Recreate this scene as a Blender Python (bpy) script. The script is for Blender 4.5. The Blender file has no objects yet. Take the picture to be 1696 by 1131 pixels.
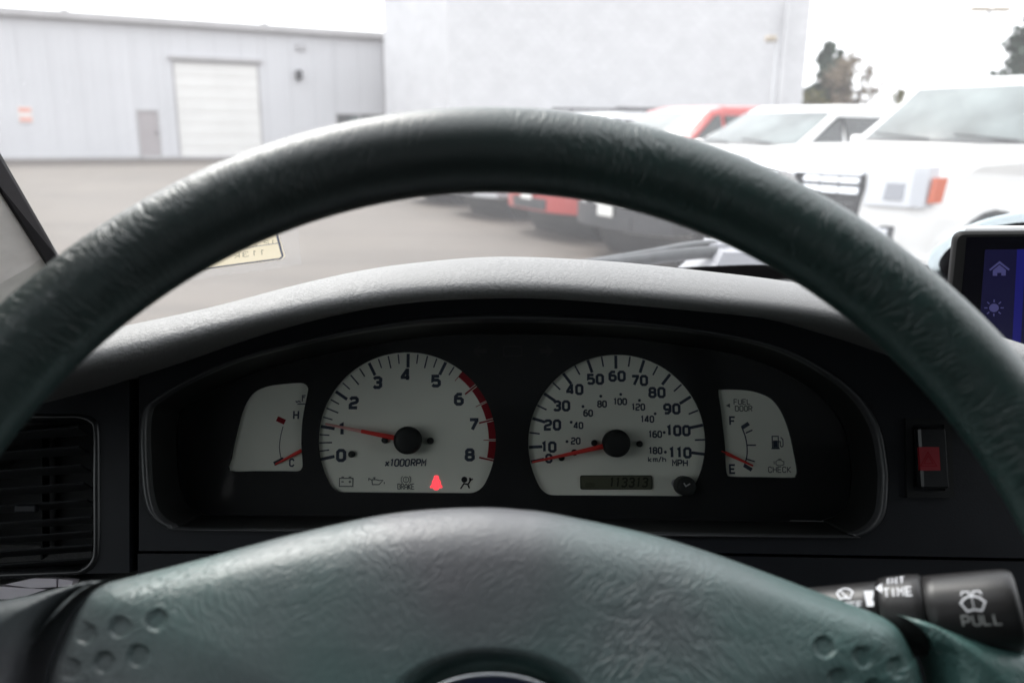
import bpy, math, random
from mathutils import Vector, Matrix
from mathutils.geometry import tessellate_polygon
from mathutils.bvhtree import BVHTree
random.seed(7)
R = math.radians
PI = math.pi
SC = bpy.context.scene

# ------------------------------------------------------------------ camera
EYE = 1.40
PITCH, ROLL = R(14.5), R(0.7)
FPX, CX, CY = 1369.0, 848.0, 565.5
fw = Vector((0, math.cos(PITCH), -math.sin(PITCH)))
r0 = Vector((1, 0, 0)); u0 = Vector((0, math.sin(PITCH), math.cos(PITCH)))
rt = r0 * math.cos(ROLL) + u0 * math.sin(ROLL)
up = u0 * math.cos(ROLL) - r0 * math.sin(ROLL)
CAM = Vector((0, 0, EYE))
cam = bpy.data.cameras.new('camera')
cam.sensor_width = 22.3
cam.lens = 22.3 * FPX / 1696
cam.clip_start = 0.01
cam.clip_end = 2000
cam.dof.use_dof = True
cam.dof.focus_distance = 0.48
cam.dof.aperture_fstop = 5.0
cam_o = bpy.data.objects.new('camera', cam)
SC.collection.objects.link(cam_o)
m3 = Matrix((rt, up, -fw)).transposed()
cam_o.matrix_world = Matrix.Translation(CAM) @ m3.to_4x4()
SC.camera = cam_o

# ------------------------------------------------------------------ sky and sun (overcast)
SUN_EL, SUN_AZ = R(48), R(-35)
w = bpy.data.worlds.new('World'); SC.world = w; w.use_nodes = True
nt = w.node_tree; nt.nodes.clear()
sky = nt.nodes.new('ShaderNodeTexSky'); sky.sky_type = 'NISHITA'; sky.sun_disc = False
sky.sun_elevation = SUN_EL; sky.sun_rotation = SUN_AZ; sky.air_density = 1.0; sky.dust_density = 4.0
hs = nt.nodes.new('ShaderNodeHueSaturation'); hs.inputs['Saturation'].default_value = 0.22
mx = nt.nodes.new('ShaderNodeMix'); mx.data_type = 'RGBA'; mx.inputs[0].default_value = 0.7
mx.inputs[7].default_value = (9.6, 9.75, 10.2, 1)
bg = nt.nodes.new('ShaderNodeBackground'); bg.inputs['Strength'].default_value = 0.13
wo = nt.nodes.new('ShaderNodeOutputWorld')
nt.links.new(sky.outputs[0], hs.inputs['Color']); nt.links.new(hs.outputs[0], mx.inputs[6])
nt.links.new(mx.outputs[2], bg.inputs['Color']); nt.links.new(bg.outputs[0], wo.inputs['Surface'])
sl = bpy.data.lights.new('sun', 'SUN'); sl.energy = 1.3; sl.angle = R(25); sl.color = (1, 0.97, 0.93)
so = bpy.data.objects.new('sun', sl); SC.collection.objects.link(so)
so.rotation_euler = (R(90) - SUN_EL, 0, -SUN_AZ + PI)
sd = Vector((math.sin(SUN_AZ) * math.cos(SUN_EL), math.cos(SUN_AZ) * math.cos(SUN_EL), math.sin(SUN_EL)))
so.rotation_euler = sd.to_track_quat('Z', 'Y').to_euler()
SC.view_settings.view_transform = 'Standard'; SC.view_settings.look = 'None'
SC.view_settings.exposure = 1.3; SC.view_settings.gamma = 1; SC.view_settings.use_curve_mapping = False
SC.render.engine = 'CYCLES'
SC.cycles.use_denoising = True
SC.cycles.max_bounces = 8; SC.cycles.transparent_max_bounces = 12
SC.cycles.sample_clamp_indirect = 6
SC.cycles.caustics_reflective = False; SC.cycles.caustics_refractive = False

# ------------------------------------------------------------------ rays
def ray(px, py):
    return (fw * FPX + rt * (px - CX) + up * (CY - py)).normalized()
def at_y(px, py, Y):
    d = ray(px, py); return CAM + d * (Y / d.y)
def at_d(px, py, D):
    return CAM + ray(px, py) * D
def on_ground(px, py, z=0.0):
    d = ray(px, py); return CAM + d * ((z - EYE) / d.z)
class Frame:
    def __init__(s, o, u, v, n):
        s.o, s.u, s.v, s.n = o, u, v, n
    def W(s, a, b, c=0.0): return s.o + s.u * a + s.v * b + s.n * c
    def px(s, px, py, c=0.0):
        d = ray(px, py); o = s.o + s.n * c
        t = (o - CAM).dot(s.n) / d.dot(s.n); p = CAM + d * t - o
        return p.dot(s.u), p.dot(s.v)
    def mat(s):
        m = Matrix((s.u, s.v, s.n)).transposed().to_4x4(); return Matrix.Translation(s.o) @ m
# steering wheel frame, gauge frame
el, az = R(30.7), R(2.13)
wn = Vector((math.sin(az) * math.cos(el), -math.cos(az) * math.cos(el), math.sin(el)))
wu = Vector((math.cos(az), math.sin(az), 0)); wv = wn.cross(wu)
WF = Frame(CAM + Vector((-0.0024, 0.1967, -0.1711)), wu, wv, wn)
gn = -ray(848, 735); gu = (rt - gn * rt.dot(gn)).normalized(); gv = gn.cross(gu)
GD = 0.52
GF = Frame(CAM - gn * GD, gu, gv, gn)
K = GD / FPX * 1.0        # metres per photograph pixel on the gauge plane

# ------------------------------------------------------------------ materials
def new_mat(name):
    m = bpy.data.materials.new(name); m.use_nodes = True
    return m, m.node_tree, m.node_tree.nodes['Principled BSDF']
def node(t, typ, **kw):
    n = t.nodes.new(typ)
    for k, v in kw.items():
        if k in n.inputs: n.inputs[k].default_value = v
        else: setattr(n, k, v)
    return n
def pm(name, col, rough=0.5, spec=0.5, metal=0.0, var=0.0, vscale=20.0, bump=0.0, bscale=400.0, bdist=0.0004, coat=0.0, emit=None, es=1.0):
    m, t, b = new_mat(name)
    b.inputs['Base Color'].default_value = (*col, 1); b.inputs['Roughness'].default_value = rough
    b.inputs['Specular IOR Level'].default_value = spec; b.inputs['Metallic'].default_value = metal
    b.inputs['Coat Weight'].default_value = coat
    tc = node(t, 'ShaderNodeTexCoord')
    n = node(t, 'ShaderNodeTexNoise', Scale=vscale, Detail=5.0); t.links.new(tc.outputs['Object'], n.inputs['Vector'])
    mp = node(t, 'ShaderNodeMapRange'); mp.inputs[3].default_value = 1 - var; mp.inputs[4].default_value = 1 + var
    mp.inputs[1].default_value = 0.3; mp.inputs[2].default_value = 0.7
    t.links.new(n.outputs[0], mp.inputs[0])
    mu = node(t, 'ShaderNodeMix', data_type='RGBA', blend_type='MULTIPLY'); mu.inputs[0].default_value = 1
    mu.inputs[6].default_value = (*col, 1); t.links.new(mp.outputs[0], mu.inputs[7]); t.links.new(mu.outputs[2], b.inputs['Base Color'])
    if bump:
        v = node(t, 'ShaderNodeTexNoise', Scale=bscale, Detail=3.0, Roughness=0.6); t.links.new(tc.outputs['Object'], v.inputs['Vector'])
        bp = node(t, 'ShaderNodeBump', Strength=bump, Distance=bdist); t.links.new(v.outputs[0], bp.inputs['Height'])
        t.links.new(bp.outputs[0], b.inputs['Normal'])
    if emit:
        b.inputs['Emission Color'].default_value = (*emit, 1); b.inputs['Emission Strength'].default_value = es
    return m
def leather(name, col, rough, scale, dist, strength=0.8, cast_col=None, polar=False, spec=0.5, stretch=0.3, fine=1.0, creases=1.0):
    """moulded vinyl: fine grain plus crossing creases that come and go"""
    m, t, b = new_mat(name)
    L = t.links.new
    tc = node(t, 'ShaderNodeTexCoord'); src = tc.outputs['Object']
    if polar:      # along the rim / across the rim
        gr = node(t, 'ShaderNodeTexGradient', gradient_type='RADIAL'); L(src, gr.inputs[0])
        sx = node(t, 'ShaderNodeSeparateXYZ'); L(src, sx.inputs[0])
        ln = node(t, 'ShaderNodeVectorMath', operation='LENGTH'); L(src, ln.inputs[0])
        k1 = node(t, 'ShaderNodeMath', operation='MULTIPLY'); k1.inputs[1].default_value = 1.19; L(gr.outputs['Fac'], k1.inputs[0])
        cb = node(t, 'ShaderNodeCombineXYZ'); L(k1.outputs[0], cb.inputs[0]); L(ln.outputs['Value'], cb.inputs[1]); L(sx.outputs[2], cb.inputs[2])
        src = cb.outputs[0]
    dn = node(t, 'ShaderNodeTexNoise', Scale=60.0, Detail=2.0); L(src, dn.inputs['Vector'])
    va = node(t, 'ShaderNodeVectorMath', operation='SCALE'); va.inputs['Scale'].default_value = 0.008; L(dn.outputs['Color'], va.inputs[0])
    ad = node(t, 'ShaderNodeVectorMath', operation='ADD'); L(src, ad.inputs[0]); L(va.outputs[0], ad.inputs[1])
    rid = []
    for rot in ((0.25, -0.2) if polar else (0.85, -0.55)):
        mp = node(t, 'ShaderNodeMapping'); mp.inputs['Rotation'].default_value = (0, 0, rot); L(ad.outputs[0], mp.inputs['Vector'])
        m2 = node(t, 'ShaderNodeMapping'); m2.inputs['Scale'].default_value = (1, stretch, stretch if polar else 1); L(mp.outputs[0], m2.inputs['Vector'])
        n = node(t, 'ShaderNodeTexNoise', Scale=scale, Detail=2.5, Roughness=0.5); L(m2.outputs[0], n.inputs['Vector'])
        s1 = node(t, 'ShaderNodeMath', operation='SUBTRACT'); s1.inputs[1].default_value = 0.5; L(n.outputs[0], s1.inputs[0])
        s2 = node(t, 'ShaderNodeMath', operation='ABSOLUTE'); L(s1.outputs[0], s2.inputs[0])
        s3 = node(t, 'ShaderNodeMapRange', interpolation_type='SMOOTHSTEP'); s3.inputs[1].default_value = 0.0; s3.inputs[2].default_value = 0.11; L(s2.outputs[0], s3.inputs[0])
        rid.append(s3.outputs[0])
    pn = node(t, 'ShaderNodeTexNoise', Scale=30.0, Detail=2.0); L(src, pn.inputs['Vector'])
    pr = node(t, 'ShaderNodeMapRange'); pr.inputs[1].default_value = 0.40; pr.inputs[2].default_value = 0.60; L(pn.outputs[0], pr.inputs[0])
    mixr = node(t, 'ShaderNodeMix'); L(pr.outputs[0], mixr.inputs[0]); L(rid[0], mixr.inputs[2]); L(rid[1], mixr.inputs[3])
    pa = node(t, 'ShaderNodeTexNoise', Scale=17.0, Detail=2.0); pa.noise_dimensions = '4D'; pa.inputs['W'].default_value = 3.3; L(src, pa.inputs['Vector'])
    pb = node(t, 'ShaderNodeMapRange'); pb.inputs[1].default_value = 0.36; pb.inputs[2].default_value = 0.62; pb.inputs[3].default_value = 0.15 * creases; pb.inputs[4].default_value = creases; L(pa.outputs[0], pb.inputs[0])
    cr = node(t, 'ShaderNodeMath', operation='MULTIPLY'); L(mixr.outputs[0], cr.inputs[0]); L(pb.outputs[0], cr.inputs[1])
    fn = node(t, 'ShaderNodeTexVoronoi', Scale=scale * 4.5); L(ad.outputs[0], fn.inputs['Vector'])
    fm = node(t, 'ShaderNodeMath', operation='MULTIPLY_ADD'); fm.inputs[1].default_value = 0.35 * fine; L(fn.outputs['Distance'], fm.inputs[0]); L(cr.outputs[0], fm.inputs[2])
    bp = node(t, 'ShaderNodeBump', Strength=strength, Distance=dist); L(fm.outputs[0], bp.inputs['Height']); L(bp.outputs[0], b.inputs['Normal'])
    b.inputs['Roughness'].default_value = rough; b.inputs['Specular IOR Level'].default_value = spec
    mc = node(t, 'ShaderNodeMix', data_type='RGBA'); mc.inputs[6].default_value = (*col, 1); mc.inputs[7].default_value = (*(cast_col or col), 1)
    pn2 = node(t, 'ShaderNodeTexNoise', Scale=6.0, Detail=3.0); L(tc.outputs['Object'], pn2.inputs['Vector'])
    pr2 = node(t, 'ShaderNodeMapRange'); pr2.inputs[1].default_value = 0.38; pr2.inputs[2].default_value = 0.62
    sxx = node(t, 'ShaderNodeSeparateXYZ'); L(tc.outputs['Object'], sxx.inputs[0]); gx = node(t, 'ShaderNodeMath', operation='MULTIPLY_ADD'); gx.inputs[1].default_value = 1.1; L(sxx.outputs[0], gx.inputs[0]); L(pn2.outputs[0], gx.inputs[2]); L(gx.outputs[0], pr2.inputs[0]); L(pr2.outputs[0], mc.inputs[0])  # windscreen's green light cast painted into the colour, stronger to the right
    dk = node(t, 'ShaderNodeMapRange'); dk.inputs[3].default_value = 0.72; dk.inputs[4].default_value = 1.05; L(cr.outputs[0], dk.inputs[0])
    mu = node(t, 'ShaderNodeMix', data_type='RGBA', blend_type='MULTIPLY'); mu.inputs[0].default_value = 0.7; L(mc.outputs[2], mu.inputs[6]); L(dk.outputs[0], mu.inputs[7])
    L(mu.outputs[2], b.inputs['Base Color'])
    return m
M = {}
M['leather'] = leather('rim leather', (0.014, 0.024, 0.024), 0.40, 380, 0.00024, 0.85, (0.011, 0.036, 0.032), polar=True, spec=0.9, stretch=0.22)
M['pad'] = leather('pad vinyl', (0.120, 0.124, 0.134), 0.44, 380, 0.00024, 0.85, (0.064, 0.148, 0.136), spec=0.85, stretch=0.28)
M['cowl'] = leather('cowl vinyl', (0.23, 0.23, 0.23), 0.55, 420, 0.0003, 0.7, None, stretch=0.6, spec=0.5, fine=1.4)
M['dash'] = pm('dash plastic', (0.012, 0.0135, 0.017), 0.5, 0.22, var=0.15, bump=0.4, bscale=900, bdist=0.0002)
M['dash_gloss'] = pm('dash gloss plastic', (0.02, 0.021, 0.023), 0.25, 0.5, var=0.2)
M['slat'] = pm('slat plastic', (0.045, 0.047, 0.05), 0.35, 0.6, var=0.1)
M['mask'] = pm('mask black', (0.008, 0.009, 0.010), 0.6, 0.3, var=0.2, bump=0.3, bscale=1200, bdist=0.0002)
M['tunnel'] = pm('bezel wall', (0.012, 0.013, 0.013), 0.55, 0.4, bump=0.3, bscale=1200, bdist=0.0002)
M['dial'] = pm('dial face', (0.86, 0.875, 0.78), 0.6, 0.2, var=0.03, vscale=30)
M['ink'] = pm('dial ink', (0.055, 0.068, 0.095), 0.6, 0.2)
M['ink_black'] = pm('black ink', (0.012, 0.012, 0.014), 0.6, 0.2)
M['ink_dim'] = pm('dim warning ink', (0.12, 0.135, 0.13), 0.6, 0.2)
M['ink_red'] = pm('red ink', (0.28, 0.012, 0.02), 0.6, 0.2)
M['needle'] = pm('needle red', (0.85, 0.07, 0.06), 0.4, 0.4)
M['needle_pale'] = pm('needle pale', (0.92, 0.48, 0.45), 0.4, 0.4)
M['hubcap'] = pm('needle cap', (0.018, 0.02, 0.02), 0.55, 0.3)
M['lcd'] = pm('lcd', (0.10, 0.105, 0.07), 0.3, 0.5)
M['lcd_ink'] = pm('lcd ink', (0.03, 0.03, 0.022), 0.4, 0.3)
M['lit'] = pm('lit indicator', (0.8, 0.05, 0.05), 0.5, 0.3, emit=(1.0, 0.045, 0.06), es=0.75)
M['white_ink'] = pm('white ink', (0.75, 0.76, 0.8), 0.5, 0.3)
M['grey_ink'] = pm('grey ink', (0.42, 0.43, 0.42), 0.5, 0.3)
M['stalk'] = pm('stalk plastic', (0.018, 0.0175, 0.018), 0.38, 0.4, var=0.1, bump=0.25, bscale=1500, bdist=0.0001)
M['red_switch'] = pm('hazard red', (0.30, 0.015, 0.025), 0.35, 0.5)
M['chrome'] = pm('chrome', (0.75, 0.77, 0.8), 0.18, 0.5, metal=1.0)
M['emblem_blue'] = pm('emblem field', (0.03, 0.04, 0.09), 0.3, 0.5)
M['pillar_trim'] = pm('pillar trim', (0.80, 0.765, 0.73), 0.8, 0.2, var=0.06, vscale=60, bump=0.5, bscale=1500, bdist=0.0003)
M['rubber'] = pm('black rubber', (0.008, 0.007, 0.009), 0.6, 0.15, var=0.2)
M['cab_dark'] = pm('cab lining', (0.05, 0.05, 0.05), 0.9, 0.1, var=0.1, bump=0.3)
M['headliner'] = pm('headliner cloth', (0.14, 0.135, 0.13), 0.95, 0.1, var=0.05, bump=0.3)
M['pale_piece'] = pm('pale piece', (0.62, 0.58, 0.63), 0.45, 0.5, var=0.05)
M['grey_cowl'] = pm('wiper cowl grey', (0.27, 0.275, 0.30), 0.5, 0.4, var=0.1, vscale=30)
M['wiper'] = pm('wiper black', (0.05, 0.055, 0.06), 0.4, 0.5, var=0.3, vscale=60)
M['dev_body'] = pm('device plastic', (0.007, 0.007, 0.007), 0.55, 0.14, var=0.1)
M['dev_glass'] = pm('device glass', (0.004, 0.004, 0.006), 0.12, 0.5)
M['dev_scr'] = pm('device screen', (0.006, 0.006, 0.02), 0.2, 0.3, emit=(0.010, 0.009, 0.045), es=0.13)
M['dev_blue'] = pm('device blue stripe', (0.005, 0.005, 0.04), 0.2, 0.3, emit=(0.02, 0.02, 0.26), es=0.13)
M['dev_icon'] = pm('device icon', (0.03, 0.03, 0.08), 0.3, 0.3, emit=(0.09, 0.085, 0.26), es=0.13)
M['dev_edge'] = pm('device edge', (0.85, 0.85, 0.85), 0.3, 0.6)
M['ring'] = pm('clear plastic ring', (0.72, 0.82, 0.86), 0.25, 0.6)
M['sticker'] = pm('sticker paper', (0.85, 0.81, 0.71), 0.7, 0.2, var=0.05)
t_ = M['sticker'].node_tree; tl_ = node(t_, 'ShaderNodeBsdfTranslucent'); tl_.inputs[0].default_value = (0.88, 0.84, 0.74, 1); ms_ = node(t_, 'ShaderNodeMixShader'); ms_.inputs[0].default_value = 0.55
t_.links.new(t_.nodes['Principled BSDF'].outputs[0], ms_.inputs[1]); t_.links.new(tl_.outputs[0], ms_.inputs[2]); t_.links.new(ms_.outputs[0], t_.nodes['Material Output'].inputs[0])
t_ = M['ring'].node_tree; tl_ = node(t_, 'ShaderNodeBsdfTranslucent'); tl_.inputs[0].default_value = (0.86, 0.90, 0.92, 1); ms_ = node(t_, 'ShaderNodeMixShader'); ms_.inputs[0].default_value = 0.6
t_.links.new(t_.nodes['Principled BSDF'].outputs[0], ms_.inputs[1]); t_.links.new(tl_.outputs[0], ms_.inputs[2]); t_.links.new(ms_.outputs[0], t_.nodes['Material Output'].inputs[0])
M['sticker_blue'] = pm('sticker ink', (0.16, 0.19, 0.33), 0.6, 0.2)
# glass with a thin dust film
def glass(name, dust, tint, refl=0.7, f0=0.03):
    m, t, b = new_mat(name); t.nodes.remove(b); out = t.nodes['Material Output']
    tr = node(t, 'ShaderNodeBsdfTransparent'); tr.inputs[0].default_value = (*tint, 1)
    gl = node(t, 'ShaderNodeBsdfGlossy'); gl.inputs['Roughness'].default_value = 0.02
    lw = node(t, 'ShaderNodeLayerWeight'); lw.inputs[0].default_value = 0.5; pw = node(t, 'ShaderNodeMath', operation='POWER'); pw.inputs[1].default_value = 5; t.links.new(lw.outputs['Facing'], pw.inputs[0])
    fm = node(t, 'ShaderNodeMath', operation='MULTIPLY_ADD'); fm.inputs[1].default_value = refl; fm.inputs[2].default_value = f0; t.links.new(pw.outputs[0], fm.inputs[0])
    m1 = node(t, 'ShaderNodeMixShader'); t.links.new(fm.outputs[0], m1.inputs[0]); t.links.new(tr.outputs[0], m1.inputs[1]); t.links.new(gl.outputs[0], m1.inputs[2])
    tl = node(t, 'ShaderNodeBsdfTranslucent'); tl.inputs[0].default_value = (0.9, 0.9, 0.92, 1)
    tc = node(t, 'ShaderNodeTexCoord'); n = node(t, 'ShaderNodeTexNoise', Scale=3.0, Detail=6.0, Roughness=0.7); t.links.new(tc.outputs['Object'], n.inputs['Vector'])
    n3 = node(t, 'ShaderNodeTexNoise', Scale=420.0, Detail=2.0); t.links.new(tc.outputs['Object'], n3.inputs['Vector'])
    sp = node(t, 'ShaderNodeMapRange'); sp.inputs[1].default_value = 0.70; sp.inputs[2].default_value = 0.78; sp.inputs[3].default_value = 0; sp.inputs[4].default_value = 0.10
    t.links.new(n3.outputs[0], sp.inputs[0])
    mp = node(t, 'ShaderNodeMapRange'); mp.inputs[1].default_value = 0.25; mp.inputs[2].default_value = 0.75
    mp.inputs[3].default_value = dust * 0.7; mp.inputs[4].default_value = dust * 1.3; t.links.new(n.outputs[0], mp.inputs[0])
    ad = node(t, 'ShaderNodeMath', operation='ADD'); t.links.new(mp.outputs[0], ad.inputs[0]); t.links.new(sp.outputs[0], ad.inputs[1])
    m2 = node(t, 'ShaderNodeMixShader'); t.links.new(ad.outputs[0] if dust > 0.02 else mp.outputs[0], m2.inputs[0]); t.links.new(m1.outputs[0], m2.inputs[1]); t.links.new(tl.outputs[0], m2.inputs[2])
    t.links.new(m2.outputs[0], out.inputs[0]); return m
M['windscreen'] = glass('windscreen glass', 0.045, (0.935, 0.945, 0.935))
M['film'] = glass('clear film', 0.018, (0.97, 0.97, 0.97))
M['tint'] = glass('tinted rear glass', 0.01, (0.15, 0.16, 0.16))
M['side'] = glass('side glass', 0.01, (0.52, 0.55, 0.54))
M['lens'] = glass('cluster lens', 0.003, (0.98, 0.98, 0.98), 0.04, 0.003)
# outdoors
M['paint_white'] = pm('white car paint', (0.74, 0.74, 0.73), 0.3, 0.5, coat=0.4, var=0.02, vscale=2)
M['paint_red'] = pm('red car paint', (0.40, 0.035, 0.03), 0.3, 0.5, coat=0.5, var=0.05, vscale=2)
M['paint_silver'] = pm('silver car paint', (0.55, 0.56, 0.58), 0.3, 0.5, coat=0.4, metal=0.3)
M['paint_dark'] = pm('dark car paint', (0.04, 0.045, 0.05), 0.3, 0.5, coat=0.4)
M['car_black'] = pm('black car trim', (0.03, 0.032, 0.036), 0.5, 0.4, var=0.2)
M['car_glass'] = pm('car glass', (0.11, 0.13, 0.13), 0.08, 0.5, var=0.75, vscale=1.3)  # noise in the base colour stands in for mottled reflections
M['car_glass_dark'] = pm('tinted car glass', (0.03, 0.035, 0.035), 0.06, 0.7, var=0.4, vscale=3)
M['lamp_clear'] = pm('headlamp', (0.6, 0.62, 0.66), 0.12, 0.8, coat=1.0)
M['lamp_dark'] = pm('headlamp bowl', (0.26, 0.27, 0.30), 0.2, 0.8)
M['amber'] = pm('amber lamp', (0.55, 0.10, 0.03), 0.25, 0.6)
M['tyre'] = pm('tyre', (0.03, 0.03, 0.032), 0.8, 0.2)
M['alloy'] = pm('alloy', (0.35, 0.36, 0.38), 0.35, 0.5, metal=0.7)
M['plate'] = pm('plate', (0.75, 0.75, 0.72), 0.5, 0.3)
M['clad'] = pm('metal cladding', (0.58, 0.58, 0.60), 0.55, 0.3, var=0.03, vscale=0.4)
M['trim_grey'] = pm('eave trim', (0.42, 0.41, 0.415), 0.6, 0.3, var=0.1, vscale=0.8)
M['door_taupe'] = pm('door taupe', (0.36, 0.33, 0.335), 0.6, 0.3, var=0.05, vscale=2)
M['roll_door'] = pm('roller door', (0.72, 0.71, 0.69), 0.6, 0.3, var=0.05, vscale=0.7)
M['dark_fix'] = pm('dark fitting', (0.06, 0.06, 0.065), 0.6, 0.3)
M['pink_sign'] = pm('pinkish sign', (0.70, 0.36, 0.30), 0.6, 0.3, var=0.1, vscale=6)
M['white_sign'] = pm('white sign', (0.7, 0.66, 0.64), 0.6, 0.3)
M['pole'] = pm('galvanised pole', (0.62, 0.63, 0.65), 0.5, 0.5, var=0.05)
M['lamp_head'] = pm('lamp head bronze', (0.45, 0.39, 0.31), 0.5, 0.4)
M['needles'] = pm('conifer needles', (0.065, 0.09, 0.07), 0.8, 0.2, var=0.5, vscale=0.7)
M['twigs'] = pm('bare brown twigs', (0.20, 0.165, 0.125), 0.9, 0.1, var=0.4, vscale=0.7)
M['hedge'] = pm('olive shrub leaves', (0.14, 0.13, 0.055), 0.9, 0.1, var=0.4, vscale=0.7)
M['bark'] = pm('bark', (0.09, 0.07, 0.055), 0.9, 0.1, var=0.3, vscale=3)
M['roof_flat'] = pm('flat roof', (0.2, 0.2, 0.2), 0.9, 0.1)

def asphalt():
    m, t, b = new_mat('worn asphalt')
    tc = node(t, 'ShaderNodeTexCoord')
    n1 = node(t, 'ShaderNodeTexNoise', Scale=0.35, Detail=6.0, Roughness=0.6); t.links.new(tc.outputs['Object'], n1.inputs['Vector'])
    mp = node(t, 'ShaderNodeMapping'); mp.inputs['Scale'].default_value = (0.12, 1.1, 1); mp.inputs['Rotation'].default_value = (0, 0, 0.15)
    t.links.new(tc.outputs['Object'], mp.inputs['Vector'])
    n2 = node(t, 'ShaderNodeTexNoise', Scale=1.0, Detail=5.0, Roughness=0.6); t.links.new(mp.outputs[0], n2.inputs['Vector'])
    n3 = node(t, 'ShaderNodeTexNoise', Scale=60.0, Detail=3.0); t.links.new(tc.outputs['Object'], n3.inputs['Vector'])
    cr = node(t, 'ShaderNodeValToRGB'); e = cr.color_ramp.elements
    e[0].position = 0.30; e[0].color = (0.076, 0.064, 0.053, 1); e[1].position = 0.72; e[1].color = (0.142, 0.120, 0.100, 1)
    x = cr.color_ramp.elements.new(0.5); x.color = (0.112, 0.095, 0.080, 1)
    a = node(t, 'ShaderNodeMath', operation='ADD'); t.links.new(n1.outputs[0], a.inputs[0]); t.links.new(n2.outputs[0], a.inputs[1])
    h = node(t, 'ShaderNodeMath', operation='MULTIPLY'); h.inputs[1].default_value = 0.5; t.links.new(a.outputs[0], h.inputs[0])
    t.links.new(h.outputs[0], cr.inputs[0])
    mu = node(t, 'ShaderNodeMix', data_type='RGBA', blend_type='MULTIPLY'); mu.inputs[0].default_value = 0.35
    n4 = node(t, 'ShaderNodeTexNoise', Scale=0.9, Detail=7.0, Roughness=0.7); t.links.new(mp.outputs[0], n4.inputs['Vector'])
    st = node(t, 'ShaderNodeMapRange'); st.inputs[1].default_value = 0.56; st.inputs[2].default_value = 0.70; st.inputs[3].default_value = 1.0; st.inputs[4].default_value = 0.62; t.links.new(n4.outputs[0], st.inputs[0])
    vk = node(t, 'ShaderNodeTexVoronoi', Scale=0.22, feature='DISTANCE_TO_EDGE'); t.links.new(tc.outputs['Object'], vk.inputs['Vector'])
    vr = node(t, 'ShaderNodeMapRange'); vr.inputs[1].default_value = 0.0; vr.inputs[2].default_value = 0.006; vr.inputs[3].default_value = 0.6; vr.inputs[4].default_value = 1.0; t.links.new(vk.outputs['Distance'], vr.inputs[0])
    sm_ = node(t, 'ShaderNodeMath', operation='MULTIPLY'); t.links.new(st.outputs[0], sm_.inputs[0]); t.links.new(vr.outputs[0], sm_.inputs[1])
    mu0 = node(t, 'ShaderNodeMix', data_type='RGBA', blend_type='MULTIPLY'); mu0.inputs[0].default_value = 1; t.links.new(cr.outputs[0], mu0.inputs[6]); t.links.new(sm_.outputs[0], mu0.inputs[7])
    t.links.new(mu0.outputs[2], mu.inputs[6]); t.links.new(n3.outputs[0], mu.inputs[7]); t.links.new(mu.outputs[2], b.inputs['Base Color'])
    b.inputs['Roughness'].default_value = 0.75; b.inputs['Specular IOR Level'].default_value = 0.35
    bp = node(t, 'ShaderNodeBump', Strength=0.4, Distance=0.01); t.links.new(n3.outputs[0], bp.inputs['Height']); t.links.new(bp.outputs[0], b.inputs['Normal'])
    return m
M['asphalt'] = asphalt()
def blockwall():
    m, t, b = new_mat('painted block wall')
    tc = node(t, 'ShaderNodeTexCoord')
    br = node(t, 'ShaderNodeTexBrick', Scale=1.0); br.inputs['Mortar Size'].default_value = 0.012; br.inputs['Brick Width'].default_value = 0.4; br.inputs['Row Height'].default_value = 0.2
    br.inputs['Color1'].default_value = (0.66, 0.66, 0.675, 1); br.inputs['Color2'].default_value = (0.62, 0.62, 0.635, 1); br.inputs['Mortar'].default_value = (0.54, 0.54, 0.56, 1)
    br.inputs['Bias'].default_value = -0.3
    sx = node(t, 'ShaderNodeSeparateXYZ'); cb = node(t, 'ShaderNodeCombineXYZ')
    t.links.new(tc.outputs['Object'], sx.inputs[0]); t.links.new(sx.outputs[0], cb.inputs[0]); t.links.new(sx.outputs[2], cb.inputs[1])
    t.links.new(cb.outputs[0], br.inputs['Vector'])
    n = node(t, 'ShaderNodeTexNoise', Scale=1.2, Detail=6.0, Roughness=0.7); t.links.new(cb.outputs[0], n.inputs['Vector'])
    mp = node(t, 'ShaderNodeMapRange'); mp.inputs[1].default_value = 0.3; mp.inputs[2].default_value = 0.7; mp.inputs[3].default_value = 0.92; mp.inputs[4].default_value = 1.04
    t.links.new(n.outputs[0], mp.inputs[0])
    mu = node(t, 'ShaderNodeMix', data_type='RGBA', blend_type='MULTIPLY'); mu.inputs[0].default_value = 1
    t.links.new(br.outputs[0], mu.inputs[6]); t.links.new(mp.outputs[0], mu.inputs[7]); t.links.new(mu.outputs[2], b.inputs['Base Color'])
    bp = node(t, 'ShaderNodeBump', Strength=0.7, Distance=0.02); bp.invert = True
    t.links.new(br.outputs['Fac'], bp.inputs['Height']); t.links.new(bp.outputs[0], b.inputs['Normal'])
    b.inputs['Roughness'].default_value = 0.85
    return m
M['block'] = blockwall()

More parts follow.
